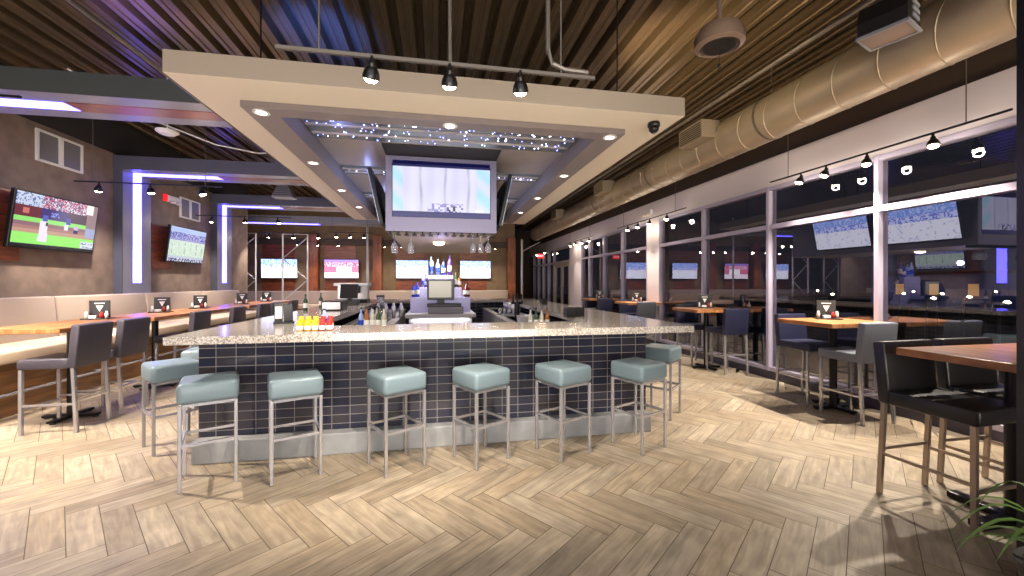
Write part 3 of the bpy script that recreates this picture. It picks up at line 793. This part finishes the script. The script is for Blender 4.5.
# ------------------------------------------------------------------ track lights
LIGHTS = []
def spot(x, y, z, tx, ty, tz, watts, col=(1, .86, .66), size=70, blend=.5, rad=.03, name='track_spot'):
    d = bpy.data.lights.new(name, 'SPOT'); d.energy = watts; d.color = col; d.spot_size = R(size); d.spot_blend = blend; d.shadow_soft_size = rad
    o = bpy.data.objects.new(name, d); COL.objects.link(o); o.location = (x, y, z)
    o.rotation_euler = (Vector((tx, ty, tz))-Vector((x, y, z))).to_track_quat('-Z', 'Y').to_euler()
def point(x, y, z, watts, col=(1, .86, .7), rad=.1, name='lamp'):
    d = bpy.data.lights.new(name, 'POINT'); d.energy = watts; d.color = col; d.shadow_soft_size = rad
    o = bpy.data.objects.new(name, d); COL.objects.link(o); o.location = (x, y, z)
def track(label, p0, p1, heads, aim, watts, size=75, hs=1.0, top=ZC+.1, glow=0, col=(1, .88, .74), railm='blackmetal'):
    """rail between p0 and p1; heads are fractions along it; aim is an offset from the head to its target"""
    p0, p1 = Vector(p0), Vector(p1)
    t = thing('track_light', label, 'track light', p0)
    D = p1-p0
    MB().tube([(0, 0, 0), D], .009, square=True).build('rail', M[railm], t)
    mb = MB()
    for f in (.12, .88):
        q = D*f; mb.tube([q, (q.x, q.y, top-p0.z)], .005, 6)
    mb.build('suspension_rod', M['conduit'], t)
    for k, f in enumerate(heads):
        q = D*f; dirv = Vector(aim if not isinstance(aim, list) else aim[k]).normalized()
        h = MB().tube([q, q+Vector((0, 0, -.05*hs))], .012, 8)
        c = q+Vector((0, 0, -.06*hs))
        a_ = c-dirv*.03*hs
        h.tube([a_, a_+dirv*.008*hs, a_+dirv*.03*hs, a_+dirv*.04*hs, a_+dirv*.062*hs, a_+dirv*.085*hs, a_+dirv*.10*hs], [.014*hs, .021*hs, .023*hs, .034*hs, .046*hs, .052*hs, .053*hs], 16)
        ho = h.build('lamp_head', M['blackmetal'], t, 'auto')
        e = a_+dirv*.100*hs
        MB().tube([e-dirv*.001, e+dirv*.010, e+dirv*.02, e+dirv*.024], [.042*hs, .040*hs, .026*hs, .006*hs], 14).build('bulb', M['bulb'], ho, True)
        w = p0+e+dirv*.04
        tg = w+dirv
        spot(w.x, w.y, w.z, tg.x, tg.y, tg.z, watts[k] if isinstance(watts, list) else watts, col, size, .6)
        if glow: point(w.x, w.y, w.z, glow, col, .042, 'lamp_spill')
track('black three-lamp track light hanging in front of the canopy', (-.80, 2.2, 2.69), (.90, 2.2, 2.69), (.273, .51, .74), [(-.25, .75, -1.1), (0, .75, -1.1), (.2, .75, -1.1)], 205, 80, hs=.85, railm='conduit')
track('black track light along the near windows with the brightest lamp', (4.88, 2.6, 3.0), (4.88, 5.15, 3.0), (.22, .466, .66, .80), [(-.12, -.1, -1), (-.1, .0, -1), (-.25, .2, -1), (-.25, .2, -1)], [450, 380, 260, 220], 100, glow=9)
track('black track light before the wide white pilaster, right side', (4.88, 7.2, 3.0), (4.88, 10.3, 3.0), (.22, .45, .63, .8), (-.3, -.1, -1), 190, 90, glow=7)
track('black track light at the far end of the windows', (4.88, 12.0, 3.0), (4.88, 14.6, 3.0), (.15, .4, .65, .85), (-.3, -.1, -1), 120, 90, glow=7)
track('black track light along the corridor windows', (4.88, 17.5, 3.0), (4.88, 19.6, 3.0), (.15, .5, .85), (-.3, -.1, -1), 60, 90)
for i, (y, wt) in enumerate(((3.9, 620), (6.97, 280), (10.0, 200), (13.1, 140), (15.6, 100))):
    lab = ['track light over the nearest left table, out at the left edge', 'thin black track light crossing in front of the first lit column', 'thin black track light crossing before the second lit column', 'thin black track light beyond the second lit column', 'thin black track light near the back wall, left'][i]
    track(lab, (-5.25, y, 3.0), (-3.3, y, 3.0), (.16, .5, .85), [(-.35, .35, -1), (0, .3, -1), (.25, .2, -1)], wt, 100, glow=7)
track('thin black track light near the back wall behind the bar', (-2.4, 15.2, 2.95), (2.6, 15.2, 2.95), (.1, .22, .34, .7, .8, .92), (0, .6, -1), 80, 100, glow=5)
track('short black track light between canopy and back wall televisions', (-3.2, 12.6, 3.0), (-1.9, 12.6, 3.0), (.2, .5, .8), (0, .3, -1), 90, 100, glow=5)

# ------------------------------------------------------------------ ceiling services
t = thing('spiral_duct', 'large galvanised spiral duct running along the right ceiling', 'duct', (4.38, 0, 3.7))
def duct_profile(n=28, r=.29): return [(r*math.cos(2*math.pi*k/n), r*math.sin(2*math.pi*k/n)) for k in range(n)]
mb = MB(); pts = []; fs = []; n = 28
ys = [-1.7, 17.6]
mb.tube([(0, ys[0], 0), (0, ys[1], 0)], .285, 28)
mb.build('pipe', M['duct'], t, 'auto')
mb = MB()
y = -1.2
while y < 17.4:
    pts = []
    for k in range(29):
        a = 2*math.pi*k/28
        pts.append((.287*math.cos(a), y+.45*k/28, .287*math.sin(a)))
    mb.tube(pts, .006, 4); y += .45
mb.build('spiral_seam', M['duct'], t)
mb = MB()
for y in (1.9, 4.6, 7.4, 10.2, 13.0, 15.8):
    mb.lathe([(.292, -.02), (.292, .02)], 28, (0, 0, 0), close=False)
    bmesh.ops.rotate(mb.bm, verts=mb.bm.verts[-56:], cent=(0, 0, 0), matrix=Matrix.Rotation(R(90), 3, 'X'))
    bmesh.ops.translate(mb.bm, verts=mb.bm.verts[-56:], vec=(0, y, 0))
    mb.bm.verts.ensure_lookup_table()
    mb.tube([(0, y, .285), (0, y, ZC-3.7+.1)], .006, 6)
    mb.bm.verts.ensure_lookup_table()
mb.build('hanger_strap', M['conduit'], t)
for y in (5.6, 9.2, 13.0):
    r_ = MB().box((-.52, y-.28, -.02), (-.22, y+.28, .24)).build('supply_register', M['duct'], t)
    mb = MB()
    for k in range(7): mb.box((-.525, y-.25, .0+k*.032), (-.52, y+.25, .012+k*.032))
    mb.build('louvre', M['blackmetal'], r_)
def pipe(label, pts, r=.015, m='conduit', name='conduit', cat='pipe'):
    return simple(name, MB().tube(pts, r, 8), M[m], label, cat, smooth='auto')
pipe('straight sprinkler pipe running along the ceiling right of the canopy', [(3.62, .5, 3.9), (3.62, 17, 3.9)], .022, name='sprinkler_pipe')
pipe('straight sprinkler pipe passing the left front canopy corner', [(-2.45, .5, 3.42), (-2.45, 12, 3.42)], .02, name='sprinkler_pipe')
pipe('thin conduit crossing the ceiling in front of the canopy', [(-.6, 3.0, 4.36), (1.0, 3.02, 4.36), (2.45, 3.1, 4.36)], .014)
pipe('bent conduit dropping from the ceiling to the front track light', [(.62, 2.2, 4.42), (.62, 2.2, 2.82), (.65, 2.2, 2.75), (.72, 2.2, 2.725), (.86, 2.2, 2.72)], .014)
pipe('thin twisted cable dropping to the middle of the front track light', [(.07, 2.2, 4.42), (.075, 2.2, 3.8), (.065, 2.2, 3.3), (.07, 2.2, 2.7)], .010)
pipe('thin conduit crossing the ceiling above the right duct', [(2.5, 3.1, 4.36), (4.9, 3.2, 4.36)], .012)
pipe('sagging pale cable hanging below the beams on the left', [(-4.9, 6.4, 4.39), (-4.3, 7.0, 4.0), (-3.7, 7.6, 3.85), (-3.2, 8.0, 3.86), (-2.9, 8.2, 3.95)], .012, 'white', 'cable', 'cable')
# dome speaker
t = thing('dome_speaker', 'round brown pendant dome speaker under the ceiling, right', 'speaker', (2.43, 3.11, 3.62))
MB().lathe([(.02, .16), (.08, .145), (.17, .10), (.205, .03), (.2, -.04), (.16, -.06), (.155, -.03), (.05, -.02)], 30, close=False).build('shade', M['domemat'], t, 'auto')
MB().lathe([(.13, -.055), (.1, -.06), (.001, -.05)], 24, close=False).build('speaker_cone', M['black'], t, True)
MB().tube([(0, 0, .15), (0, 0, ZC-3.62+.02)], .02, 10).build('stem', M['domemat'], t)
mb = MB().tube([(0, 0, -.05), (0, 0, -.2)], .003, 5); mb.lathe([(.008, -.24), (.012, -.22), (.008, -.2)], 8)
mb.build('pull_tag', M['black'], t)
# projector
t = thing('projector', 'black and grey projector hanging at the top right', 'projector', (2.9, 2.12, 3.2), R(20)); t.scale = (.62, .62, .62)
prof = [(-.17, -.12), (.17, -.12), (.19, .02), (.13, .2), (-.13, .2), (-.19, .02)]
mb = MB(); pts = [(x, -.2, z) for x, z in prof]+[(x, .2, z) for x, z in prof]
mb.poly(pts, [tuple(range(6)), tuple(range(11, 5, -1))]+[(i, (i+1) % 6, 6+(i+1) % 6, 6+i) for i in range(6)])
mb.build('housing', M['black'], t)
mb = MB().box((-.19, -.215, -.145), (.19, -.19, -.115)).box((-.19, .19, -.145), (.19, .21, -.115)).box((-.19, -.19, -.145), (-.165, .19, -.115)).box((.165, -.19, -.145), (.19, .19, -.115))
mb.build('frame', M['grey'], t)
MB().box((-.165, -.19, -.135), (.165, .19, -.125)).build('grille', M['domemat'], t)
mb = MB()
for k in range(3): mb.box((-.05, -.21, -.05+k*.07), (.14, -.198, -.015+k*.07))
mb.build('vent_slots', M['grey'], t)
MB().tube([(0, 0, .2), (0, 0, 2.0)], .02, 8).build('ceiling_pole', M['blackmetal'], t)
# smoke detector, emergency lights, loud speaker
simple('smoke_detector', MB().lathe([(.001, -.05), (.09, -.05), (.13, -.02), (.13, 0), (.001, 0)], 20, (-3.66, 6.3, 3.6)).tube([(-3.66, 6.3, 3.6), (-3.66, 6.3, 4.5)], .008, 6), M['white'], 'round white ceiling detector between the first two lit beams', 'detector', smooth='auto')
t = thing('emergency_light', 'white emergency light with red end on the left wall', 'emergency light', (XL, 9.85, 3.3))
MB().box((0, -.2, -.07), (.07, .2, .07), .02).build('body', M['white'], t)
MB().box((.002, -.27, -.07), (.06, -.2, .07), .01).build('red_end', M['exitred'], t)
for y in (-.08, .1): MB().lathe([(.05, 0), (.055, .03), (.03, .05)], 14, (.09, y, -.1)).build('lamp', M['white'], t, True)
t = thing('emergency_light', 'pale twin-lamp emergency light on the white fascia', 'emergency light', (XR-.04, 9.0, 3.22))
MB().box((-.08, -.16, -.06), (0, .16, .06), .02).build('body', M['white'], t)
for y in (-.1, .1): MB().lathe([(.03, 0), (.06, .03), (.06, .06), (.02, .07)], 14, (-.1, y, -.11)).build('lamp', M['canopy'], t, True)
t = thing('hanging_speaker', 'grey slatted speaker hanging behind the second lit beam', 'speaker', (-3.35, 9.7, 3.55))
mb = MB(); mb.poly([(-.22, -.15, -.16), (.22, -.15, -.16), (.22, .15, -.16), (-.22, .15, -.16), (-.1, -.08, .12), (.1, -.08, .12), (.1, .08, .12), (-.1, .08, .12)], [(0, 1, 2, 3), (4, 5, 6, 7), (0, 1, 5, 4), (1, 2, 6, 5), (2, 3, 7, 6), (3, 0, 4, 7)])
mb.build('body', M['grey'], t)
mb = MB()
for k in range(5):
    z = -.12+k*.045; w_ = .2-.02*k-.01
    mb.box((-w_, -.148+.011*k, z), (w_, -.138+.011*k, z+.014))
mb.build('slat', M['black'], t)
MB().tube([(0, 0, .12), (0, 0, ZC-3.55+.1)], .014, 8).build('stem', M['blackmetal'], t)
# exit sign
t = thing('exit_sign', 'red lit EXIT sign hanging in the far right corridor', 'sign', (3.7, 14.1, 2.48)); t.scale = (.6, .6, .6)
MB().box((-.2, -.03, -.14), (.2, .03, .14), .01).build('box', M['exitred'], t)
MB().tube([(0, 0, .14), (0, 0, 3.3)], .012, 6).build('stem', M['blackmetal'], t)
def text_mesh(body, size, m, parent, loc, rot):
    cu = bpy.data.curves.new('txt', 'FONT'); cu.body = body; cu.size = size; cu.align_x = 'CENTER'; cu.align_y = 'CENTER'; cu.extrude = .002
    ob = bpy.data.objects.new('txt', cu); COL.objects.link(ob)
    dg = bpy.context.evaluated_depsgraph_get(); me = bpy.data.meshes.new_from_object(ob.evaluated_get(dg))
    bpy.data.objects.remove(ob); bpy.data.curves.remove(cu)
    o = bpy.data.objects.new('lettering', me); me.materials.clear(); me.materials.append(m); COL.objects.link(o); o.parent = parent; o.location = loc; o.rotation_euler = rot
text_mesh('EXIT', .17, M['exitw'], t, (0, -.034, 0), (R(90), 0, 0))

# ------------------------------------------------------------------ back wall columns and truss posts
for lab, x in (('orange brown timber column at the far left of the back wall', -4.72), ('orange brown timber column between the two middle televisions', -2.35), ('orange brown timber column at the right end of the back wall', 3.1)):
    simple('timber_column', MB().box((x-.17, YB-.36, 0), (x+.17, YB-.02, 3.4), .01), M['brick'], lab, 'column')
def truss(lab, x, y, side, h=3.1, w_=.75):
    t = thing('truss_post', lab, 'truss', (x, y, 0))
    for q in (0, 1): MB().tube([(q*w_*side, 0, 0), (q*w_*side, 0, h)], .03, 8).build('post', M['steel'], t)
    mb = MB()
    for k in range(4):
        z0 = .2+k*.7
        mb.tube([(0, 0, z0), (w_*side, 0, z0+.7)] if k % 2 else [(w_*side, 0, z0), (0, 0, z0+.7)], .018, 6)
    mb.build('brace', M['steel'], t)
    MB().tube([(0, 0, h), (w_*side, 0, h)], .02, 6).build('top_bar', M['steel'], t)
truss('steel truss frame standing before the leftmost back television', -4.95, 14.2, 1)
truss('steel truss frame left of the leftmost back television', -6.5, 14.2, 1)
simple('truss_post', MB().tube([(-2.55, 15.6, 0), (-2.55, 15.6, 4.5)], .04, 8), M['steel'], 'slim steel post beside the middle timber column', 'post')
simple('truss_post', MB().tube([(3.45, 16.2, 0), (3.45, 16.2, 3.3)], .05, 8).tube([(3.45, 16.2, 2.8), (4.2, 16.2, 3.2)], .025, 6), M['steel'], 'slim steel post beside the right timber column', 'post')

# ------------------------------------------------------------------ behind the bar
IX, IY = .06, 6.55
t = thing('bar_island', 'stainless steel island cabinet in the middle of the bar', 'cabinet', (IX, IY, .003))
MB().box((-.5, 0, .06), (.5, 1.6, .94)).build('body', M['steel'], t)
MB().box((-.48, -.01, .3), (.48, 0, .88)).build('door_panel', M['steel'], t)
MB().box((-.56, -.06, .94), (.56, 1.66, 1.0), .008).build('worktop', M['steel'], t)
MB().box((-.45, .05, 0), (.45, 1.55, .06)).build('plinth', M['blackmetal'], t)
t = thing('bottle_stand', 'lavender lit stepped bottle stand on the bar island', 'shelf', (IX, IY+.45, 1.003))
MB().box((-.50, -.12, 0), (.50, .5, .26), .01).build('lower_step', M['lavender'], t)
MB().box((-.36, -.02, .26), (.36, .45, .42), .01).build('middle_step', M['lavender'], t)
MB().box((-.22, .02, .42), (.22, .4, .63), .01).build('upper_step', M['lavender'], t)
t = thing('cash_register_monitor', 'grey touch screen till on the front of the bar island', 'till', (IX-.0, IY+.12, 1.003))
MB().box((-.2, -.12, 0), (.36, .2, .11), .01).build('cash_drawer', M['grey'], t)
MB().box((-.22, -.1, .11), (.33, .18, .16), .01).build('printer', M['black'], t)
MB().box((-.06, .03, .16), (.06, .1, .24)).build('neck', M['blackmetal'], t)
s = MB().box((-.22, 0, .22), (.22, .06, .56), .01).build('monitor', M['black'], t)
MB().box((-.19, -.004, .26), (.17, .002, .53)).build('screen', M['posgrey'], s)
def bottle(m, lab, x, y, z, h=.30, r=.038, group='liquor bottles on the bar island', capm='black'):
    t = thing('bottle', lab, 'bottle', (x, y, z), 0, group)
    MB().lathe([(.001, 0), (r, 0), (r, h*.58), (r*.75, h*.68), (r*.36, h*.76), (r*.34, h*.94), (.001, h*.94)], 14).build('body', m, t, True)
    MB().lathe([(r*.4, h*.92), (r*.4, h), (.001, h)], 10, close=False).build('cap', M[capm], t)
    MB().lathe([(r*1.02, h*.18), (r*1.02, h*.46)], 14, close=False).build('label', M['white'] if m not in (M['palebottle'],) else M['bluebottle'], t, True)
Z3 = 1.003+.63
for lab, m, x, h in (('tall pale bottle with red label at the left of the top step', 'palebottle', -.16, .36), ('clear pale bottle second on the top step', 'palebottle', -.05, .30), ('blue bottle third on the top step', 'bluebottle', .05, .28), ('tall violet bottle at the right of the top step', 'purplebottle', .16, .38)):
    bottle(M[m], lab, IX+x, IY+.6, Z3, h)
for lab, m, x, h in (('pale bottle left on the middle step', 'palebottle', -.3, .26), ('violet bottle with pink label on the middle step, left', 'purplebottle', -.26, .22), ('green bottle right on the middle step', 'greenbottle', .27, .30), ('amber bottle far right on the middle step', 'amberbottle', .33, .24)):
    bottle(M[m], lab, IX+x, IY+.47+.1, 1.003+.42, h, .03)
for lab, m, x, h in (('blue bottle at the far left of the lower step', 'bluebottle', -.45, .24), ('blue bottle second at the left of the lower step', 'bluebottle', -.385, .27), ('round dark red bottle on the right lower step', 'redbottle', .41, .24), ('pale bottle at the far right of the lower step', 'palebottle', .47, .2)):
    bottle(M[m], lab, IX+x+(.03 if 'round' in lab else 0), IY+.38, 1.003+.26, h, .032 if 'round' not in lab else .06)
# speed rail bottles and steel stations
def station(lab, x0, x1, y0, y1, z=.92):
    t = thing('steel_station', lab, 'counter', (0, 0, .003))
    MB().box((x0, y0, .1), (x1, y1, z-.03)).build('body', M['steel'], t)
    ring(MB(), x0-.02, x1+.02, y0-.02, y1+.02, x0+.1, x1-.1, y0+.1, y1-.1, z-.03, z).box((x0+.1, y0+.1, z-.05), (x1-.1, y1-.1, z-.03)).build('worktop', M['steel'], t)
    MB().box((x0+.03, y0+.03, 0), (x1-.03, y1-.03, .1)).build('plinth', M['blackmetal'], t)
station('steel ice well station left of the bar island', -1.25, -.62, 5.2, 6.9)
station('long steel sink station behind the left counter', -1.25, -.7, 7.0, 9.3)
station('steel sink station behind the right counter', 1.05, 1.6, 4.8, 7.2)
station('far steel station behind the right counter', 1.05, 1.6, 7.3, 9.3)
station('low steel shelf behind the front counter, left', -1.1, -.2, 4.05, 4.55, .86)
station('low steel shelf behind the front counter, right', .3, 1.2, 4.05, 4.55, .86)
cols = ['palebottle', 'amberbottle', 'clearbottle', 'greenbottle', 'clearbottle', 'amberbottle', 'palebottle', 'clearbottle']
for k in range(8):
    bottle(M[cols[k]], 'speed rail bottle left of the island, number %s from the left' % ['one', 'two', 'three', 'four', 'five', 'six', 'seven', 'eight'][k], -.95+.07*k if k < 5 else -.93+.07*(k-5), 5.35 if k < 5 else 5.6, .923-.03, .30, .032, 'speed rail bottles left of the island')
for k in range(4):
    bottle(M[cols[k+2]], 'speed rail bottle right of the island, %s from the left' % ['first', 'second', 'third', 'fourth'][k], 1.2+.075*k, 5.1, .893, .28, .03, 'speed rail bottles right of the island')
t = thing('steel_pan', 'round steel pan on the right sink station', 'pan', (1.3, 5.75, .923-.03))
MB().lathe([(.001, 0), (.13, 0), (.15, .13), (.155, .13), (.14, .005), (.001, .006)], 20).build('bowl', M['steel'], t, 'auto')
t = thing('tap', 'black beer tap tower behind the right counter', 'tap', (1.32, 6.6, .893))
MB().tube([(0, 0, 0), (0, 0, .28)], .045, 12).build('tower', M['blackmetal'], t)
MB().tube([(-.1, 0, .28), (.1, 0, .28)], .03, 10).build('cross_bar', M['blackmetal'], t)
for x in (-.07, 0, .07): MB().tube([(x, -.03, .28), (x, -.05, .42)], .014, 8).build('handle', M['black'], t)
def small(name, lab, cat, prof, m, x, y, z, group):
    return simple(name, MB().lathe(prof, 14), m, lab, cat, group, True, (x, y, z))
TUM = [(.001, 0), (.026, 0), (.034, .11), (.031, .11), (.024, .008), (.001, .008)]
SHK = [(.001, 0), (.03, 0), (.042, .16), (.03, .2), (.022, .22), (.02, .25), (.001, .25)]
pos = ['first', 'second', 'third', 'fourth', 'fifth', 'sixth', 'seventh', 'eighth']
for k in range(7): small('tumbler', 'upright clear tumbler on the left sink station, %s of the row' % pos[k], 'glass', TUM, M['cglass'], -1.18+.075*k, 7.08, .923, 'tumblers on the left sink station')
for k in range(4): small('cocktail_shaker', 'steel cocktail shaker left of the island, %s from the left' % pos[k], 'shaker', SHK, M['chrome'], -.58+.0*k+.0-.14*k*0-.12*k, 6.78, .923, 'steel shakers left of the island')
for k in range(5): small('tumbler', 'clear tumbler on the front low shelf, left, %s of the row' % pos[k], 'glass', TUM, M['cglass'], -.95+.09*k, 4.45, .863, 'tumblers on the front low shelf')
for k in range(5): small('tumbler', 'clear tumbler on the right sink station, %s of the row' % pos[k], 'glass', TUM, M['cglass'], 1.12+.085*k, 7.18, .923, 'tumblers on the right sink station')
for k in range(3): small('ice_bucket', 'round steel bucket behind the right counter, %s from the front' % pos[k], 'bucket', [(.001, 0), (.07, 0), (.09, .17), (.085, .17), (.066, .01), (.001, .01)], M['chrome'], 1.45, 7.6+.35*k, .923, 'steel buckets behind the right counter')
t = thing('blender', 'black blender with clear jug behind the left counter', 'blender', (-1.0, 7.5, .893))
MB().box((-.09, -.09, 0), (.09, .09, .16), .02).build('base', M['black'], t)
MB().lathe([(.05, .16), (.075, .36), (.07, .36), (.045, .165)], 16).build('jug', M['cglass'], t, True)
MB().lathe([(.001, .36), (.076, .36), (.07, .39), (.001, .39)], 16).build('lid', M['black'], t)
t = thing('equipment_box', 'low black appliance with steel front on the left counter', 'appliance', (-1.5, 6.35, TZ))
MB().box((-.14, -.2, 0), (.14, .2, .14), .012).build('body', M['black'], t)
MB().box((-.12, -.206, .02), (.12, -.2, .12)).build('front_plate', M['steel'], t)
# left back bar equipment: till, coffee machine, white board
t = thing('till_terminal', 'black till terminal behind the left counter', 'till', (-1.55, 7.6, 1.10))
MB().box((-.16, -.12, 0), (.16, .12, .09), .01).build('base', M['black'], t)
MB().box((-.15, -.04, .12), (.15, .02, .38), .01, rot=Matrix.Rotation(R(-18), 4, 'X')).build('monitor', M['black'], t)
MB().box((-.03, .0, .08), (.03, .06, .2)).build('neck', M['blackmetal'], t)
t = thing('coffee_machine', 'pale boxy drinks machine on the far left counter', 'machine', (-1.66, 8.5, 1.10))
MB().box((-.3, -.2, 0), (.3, .2, .08), .01).build('base', M['black'], t)
MB().box((-.28, -.05, .08), (.28, .2, .34)).build('body', M['steel'], t)
MB().box((-.32, -.22, .34), (.32, .22, .40), .01).build('top', M['white'], t)
for x in (-.12, .12): MB().lathe([(.03, .2), (.03, .34), (.02, .34)], 10, (x, -.12, 0)).build('nozzle', M['black'], t)
# bar top: condiment bottles, menu holder, napkin caddies
def squeeze(m, lab, x, y, h=.12):
    t = thing('condiment_bottle', lab, 'bottle', (x, y, TZ), 0, 'sauce bottles on the bar')
    MB().lathe([(.001, 0), (.024, 0), (.025, h*.74), (.02, h*.8), (.02, h), (.001, h)], 14).build('body', m, t, True)
    MB().lathe([(.0256, h*.1), (.0258, h*.5)], 14, close=False).build('label', M['white'], t, True)
nm5 = ['leftmost', 'second', 'third', 'fourth', 'rightmost']
for k in range(5):
    squeeze(M['yellow'] if k < 3 else M['redsauce'], '%s small %s bottle in the front row on the bar' % (nm5[k], 'yellow mustard' if k < 3 else 'red ketchup'), -1.13+.058*k, 3.62, .085)
for k in range(5):
    squeeze(M['yellow'] if k < 3 else M['redsauce'], '%s taller %s bottle in the back row on the bar' % (nm5[k], 'yellow mustard' if k < 3 else 'red ketchup'), -1.14+.058*k, 3.69, .115)
bottle(M['palebottle'], 'clear shaker standing behind the sauce bottles on the bar', -1.0, 3.86, TZ, .17, .03, 'bottles on the counter')
t = thing('menu_holder', 'black drinks menu holder with white panel on the left counter', 'menu', (-1.50, 4.3, TZ), R(20))
MB().box((-.08, -.06, 0), (.10, .06, .02)).build('base', M['black'], t)
MB().box((-.07, -.01, .02), (.0, .005, .2)).build('menu', M['black'], t)
MB().box((-.065, -.013, .05), (-.005, -.01, .17)).build('white_panel', M['white'], t)
MB().box((.01, -.02, .02), (.09, .02, .19), .005).build('folder', M['black'], t)
for lab, x, y in (('black napkin caddy on the right counter, left one', 1.53, 4.5), ('black napkin caddy on the right counter, right one', 1.66, 4.56), ('black napkin caddy far along the right counter', 1.95, 7.2)):
    t = thing('napkin_caddy', lab, 'caddy', (x, y, TZ), R(8), 'napkin caddies on the right counter')
    ring(MB(), -.055, .055, -.05, .05, -.048, .048, -.043, .043, 0, .11).box((-.048, -.043, 0), (.048, .043, .008)).build('box', M['black'], t)
    MB().box((-.04, -.035, .008), (.04, .035, .09)).build('napkins', M['white'], t)
# black menu folders leaning at left counter
for k, (x, y) in enumerate(((-1.86, 6.2), (-1.84, 6.9))):
    bottle(M['greenbottle'], 'dark bottle standing on the left counter, %s one' % ('nearer' if k == 0 else 'farther'), x, y, TZ, .24, .03, 'bottles on the counter')

# ------------------------------------------------------------------ night outside
g = MB().box((XR+.25, -15, -1.5), (120, 90, -1.2)); struct(g.build('ground', M['ground']))
struct(MB().box((11, -15, -1.2), (22, 90, -1.18)).build('ground_asphalt', M['asphalt']))
t0 = None
for k in range(9):
    x, y = [(20, 11), (26, 15.6), (32, 20.5), (22, 14.5), (38, 26.2), (30, 21.3), (44, 24.6), (24, 21), (34, 31)][k]
    if t0 is None:
        t0 = thing('street_lamp', '', 'street lamp', (x, y, -1.2))
        MB().tube([(0, 0, 0), (0, 0, 1.9)], .05, 8).build('pole', M['grey'], t0)
        MB().tube([(0, 0, 1.9), (.4, 0, 2.0)], .03, 6).build('arm', M['grey'], t0)
        MB().lathe([(.04, .05), (.09, 0), (.08, -.04), (.001, -.05)], 12, (.4, 0, 2.0)).build('lamp', M['lampglow'], t0)
        o = t0
    else: o = dup(t0, (x, y, -1.2))
    o['label'] = 'lit street lamp outside in the dark car park'; o['group'] = 'street lamps outside'
t = thing('building', 'dim blue building with small lit windows across the dark street', 'building', (52, 33, -1.2))
MB().box((0, -5, 0), (8, 5, 3.6)).build('wall', M['bldg'], t)
MB().box((-.2, -5.2, 3.6), (8.2, 5.2, 3.9)).build('roof', M['walldark'], t)
for k in range(6): MB().box((-.03, -4.6+k*1.6, 1.4), (0, -3.8+k*1.6, 2.6)).build('window', M['litwin'] if k % 2 else M['bldg'], t)

# ------------------------------------------------------------------ light
for x, y in DL: spot(x, y, CZ-.07, x, y, 0, 45, (1, .9, .76), 110, .8, .04, 'downlight')
spot(.03, 6.9, BZ-.07, .03, 6.9, 0, 140, (1, .9, .8), 140, .8, .06, 'pylon_lamp')
point(.06, 6.2, 1.9, 4, (.55, .5, 1), .05, 'added_island_glow')  # added blue lamp tints the island and its bottle stand
for y in (4.4, 6.2, 8.0): point(-1.0, y, CZ+.06, 2.0, (.25, .35, 1), .02, 'added_recess_glow')  # added small lamps turn the left recess wall blue
# added lamps, out of sight, that give the deck its blue light
spot(-1.3, 4.7, 3.4, -1.3, 5.0, 4.4, 420, (.04, .14, 1), 70, .8, .08, 'added_blue_fill')
spot(-3.1, 4.75, 3.8, -3.1, 4.9, 4.4, 110, (.3, .22, 1), 90, .8, .06, 'added_blue_fill')
for y, wt in ((4.3, 230), (6.5, 150), (9.0, 100)): spot(1.9, y, 3.42, 3.4, y+.2, 4.5, wt, (1, .8, .5), 95, .9, .08, 'added_deck_fill')  # added lamps hidden above the canopy, warming the deck on the right
for y, wt in ((4.6, 30), (8.0, 40)): spot(-1.5, y, 3.42, -4.0, y+.2, 4.5, wt, (1, .8, .6), 120, .9, .08, 'added_deck_fill')  # further added lamps above the canopy for the left deck
def area(loc, aim, sx, sy_, watts, col, spread=180, name='added_fill_light'):
    d = bpy.data.lights.new(name, 'AREA'); d.shape = 'RECTANGLE'; d.size = sx; d.size_y = sy_; d.energy = watts; d.color = col; d.spread = R(spread)
    o = bpy.data.objects.new(name, d); COL.objects.link(o); o.location = loc
    o.rotation_euler = (Vector(aim)-Vector(loc)).to_track_quat('-Z', 'Y').to_euler()
area((0, -1.4, 3.4), (.3, 2.4, 0), 6, 1.6, 118, (1, .96, .94))  # added fill lamps behind the camera, from here to the right-hand one
area((0, -1.6, .9), (0, 5.5, 3.05), 4, 1.0, 90, (1, .95, .9), 90)
area((-4.4, -1.5, 1.2), (-5.0, 4.5, 3.6), 2, 1.2, 95, (1, .88, .84), 110)
area((3.9, -1.5, 1.0), (3.6, 3.6, 4.4), 1.6, 1.0, 85, (1, .87, .7), 90)
area((IX, IY-.035, .93), (IX, IY-.01, .3), .9, .03, 5, (.86, .84, 1), 180, 'island_strip_light')
w = bpy.data.worlds.new('World'); SC.world = w; w.use_nodes = True
w.node_tree.nodes['Background'].inputs[0].default_value = (.012, .013, .02, 1)
w.node_tree.nodes['Background'].inputs[1].default_value = 1.0
SC.view_settings.view_transform = 'Standard'
SC.view_settings.exposure = -0.12
SC.view_settings.gamma = 1.0
SC.cycles.max_bounces = 8
SC.cycles.use_denoising = True
SC.cycles.sample_clamp_indirect = 6
SC.cycles.caustics_reflective = False; SC.cycles.caustics_refractive = False
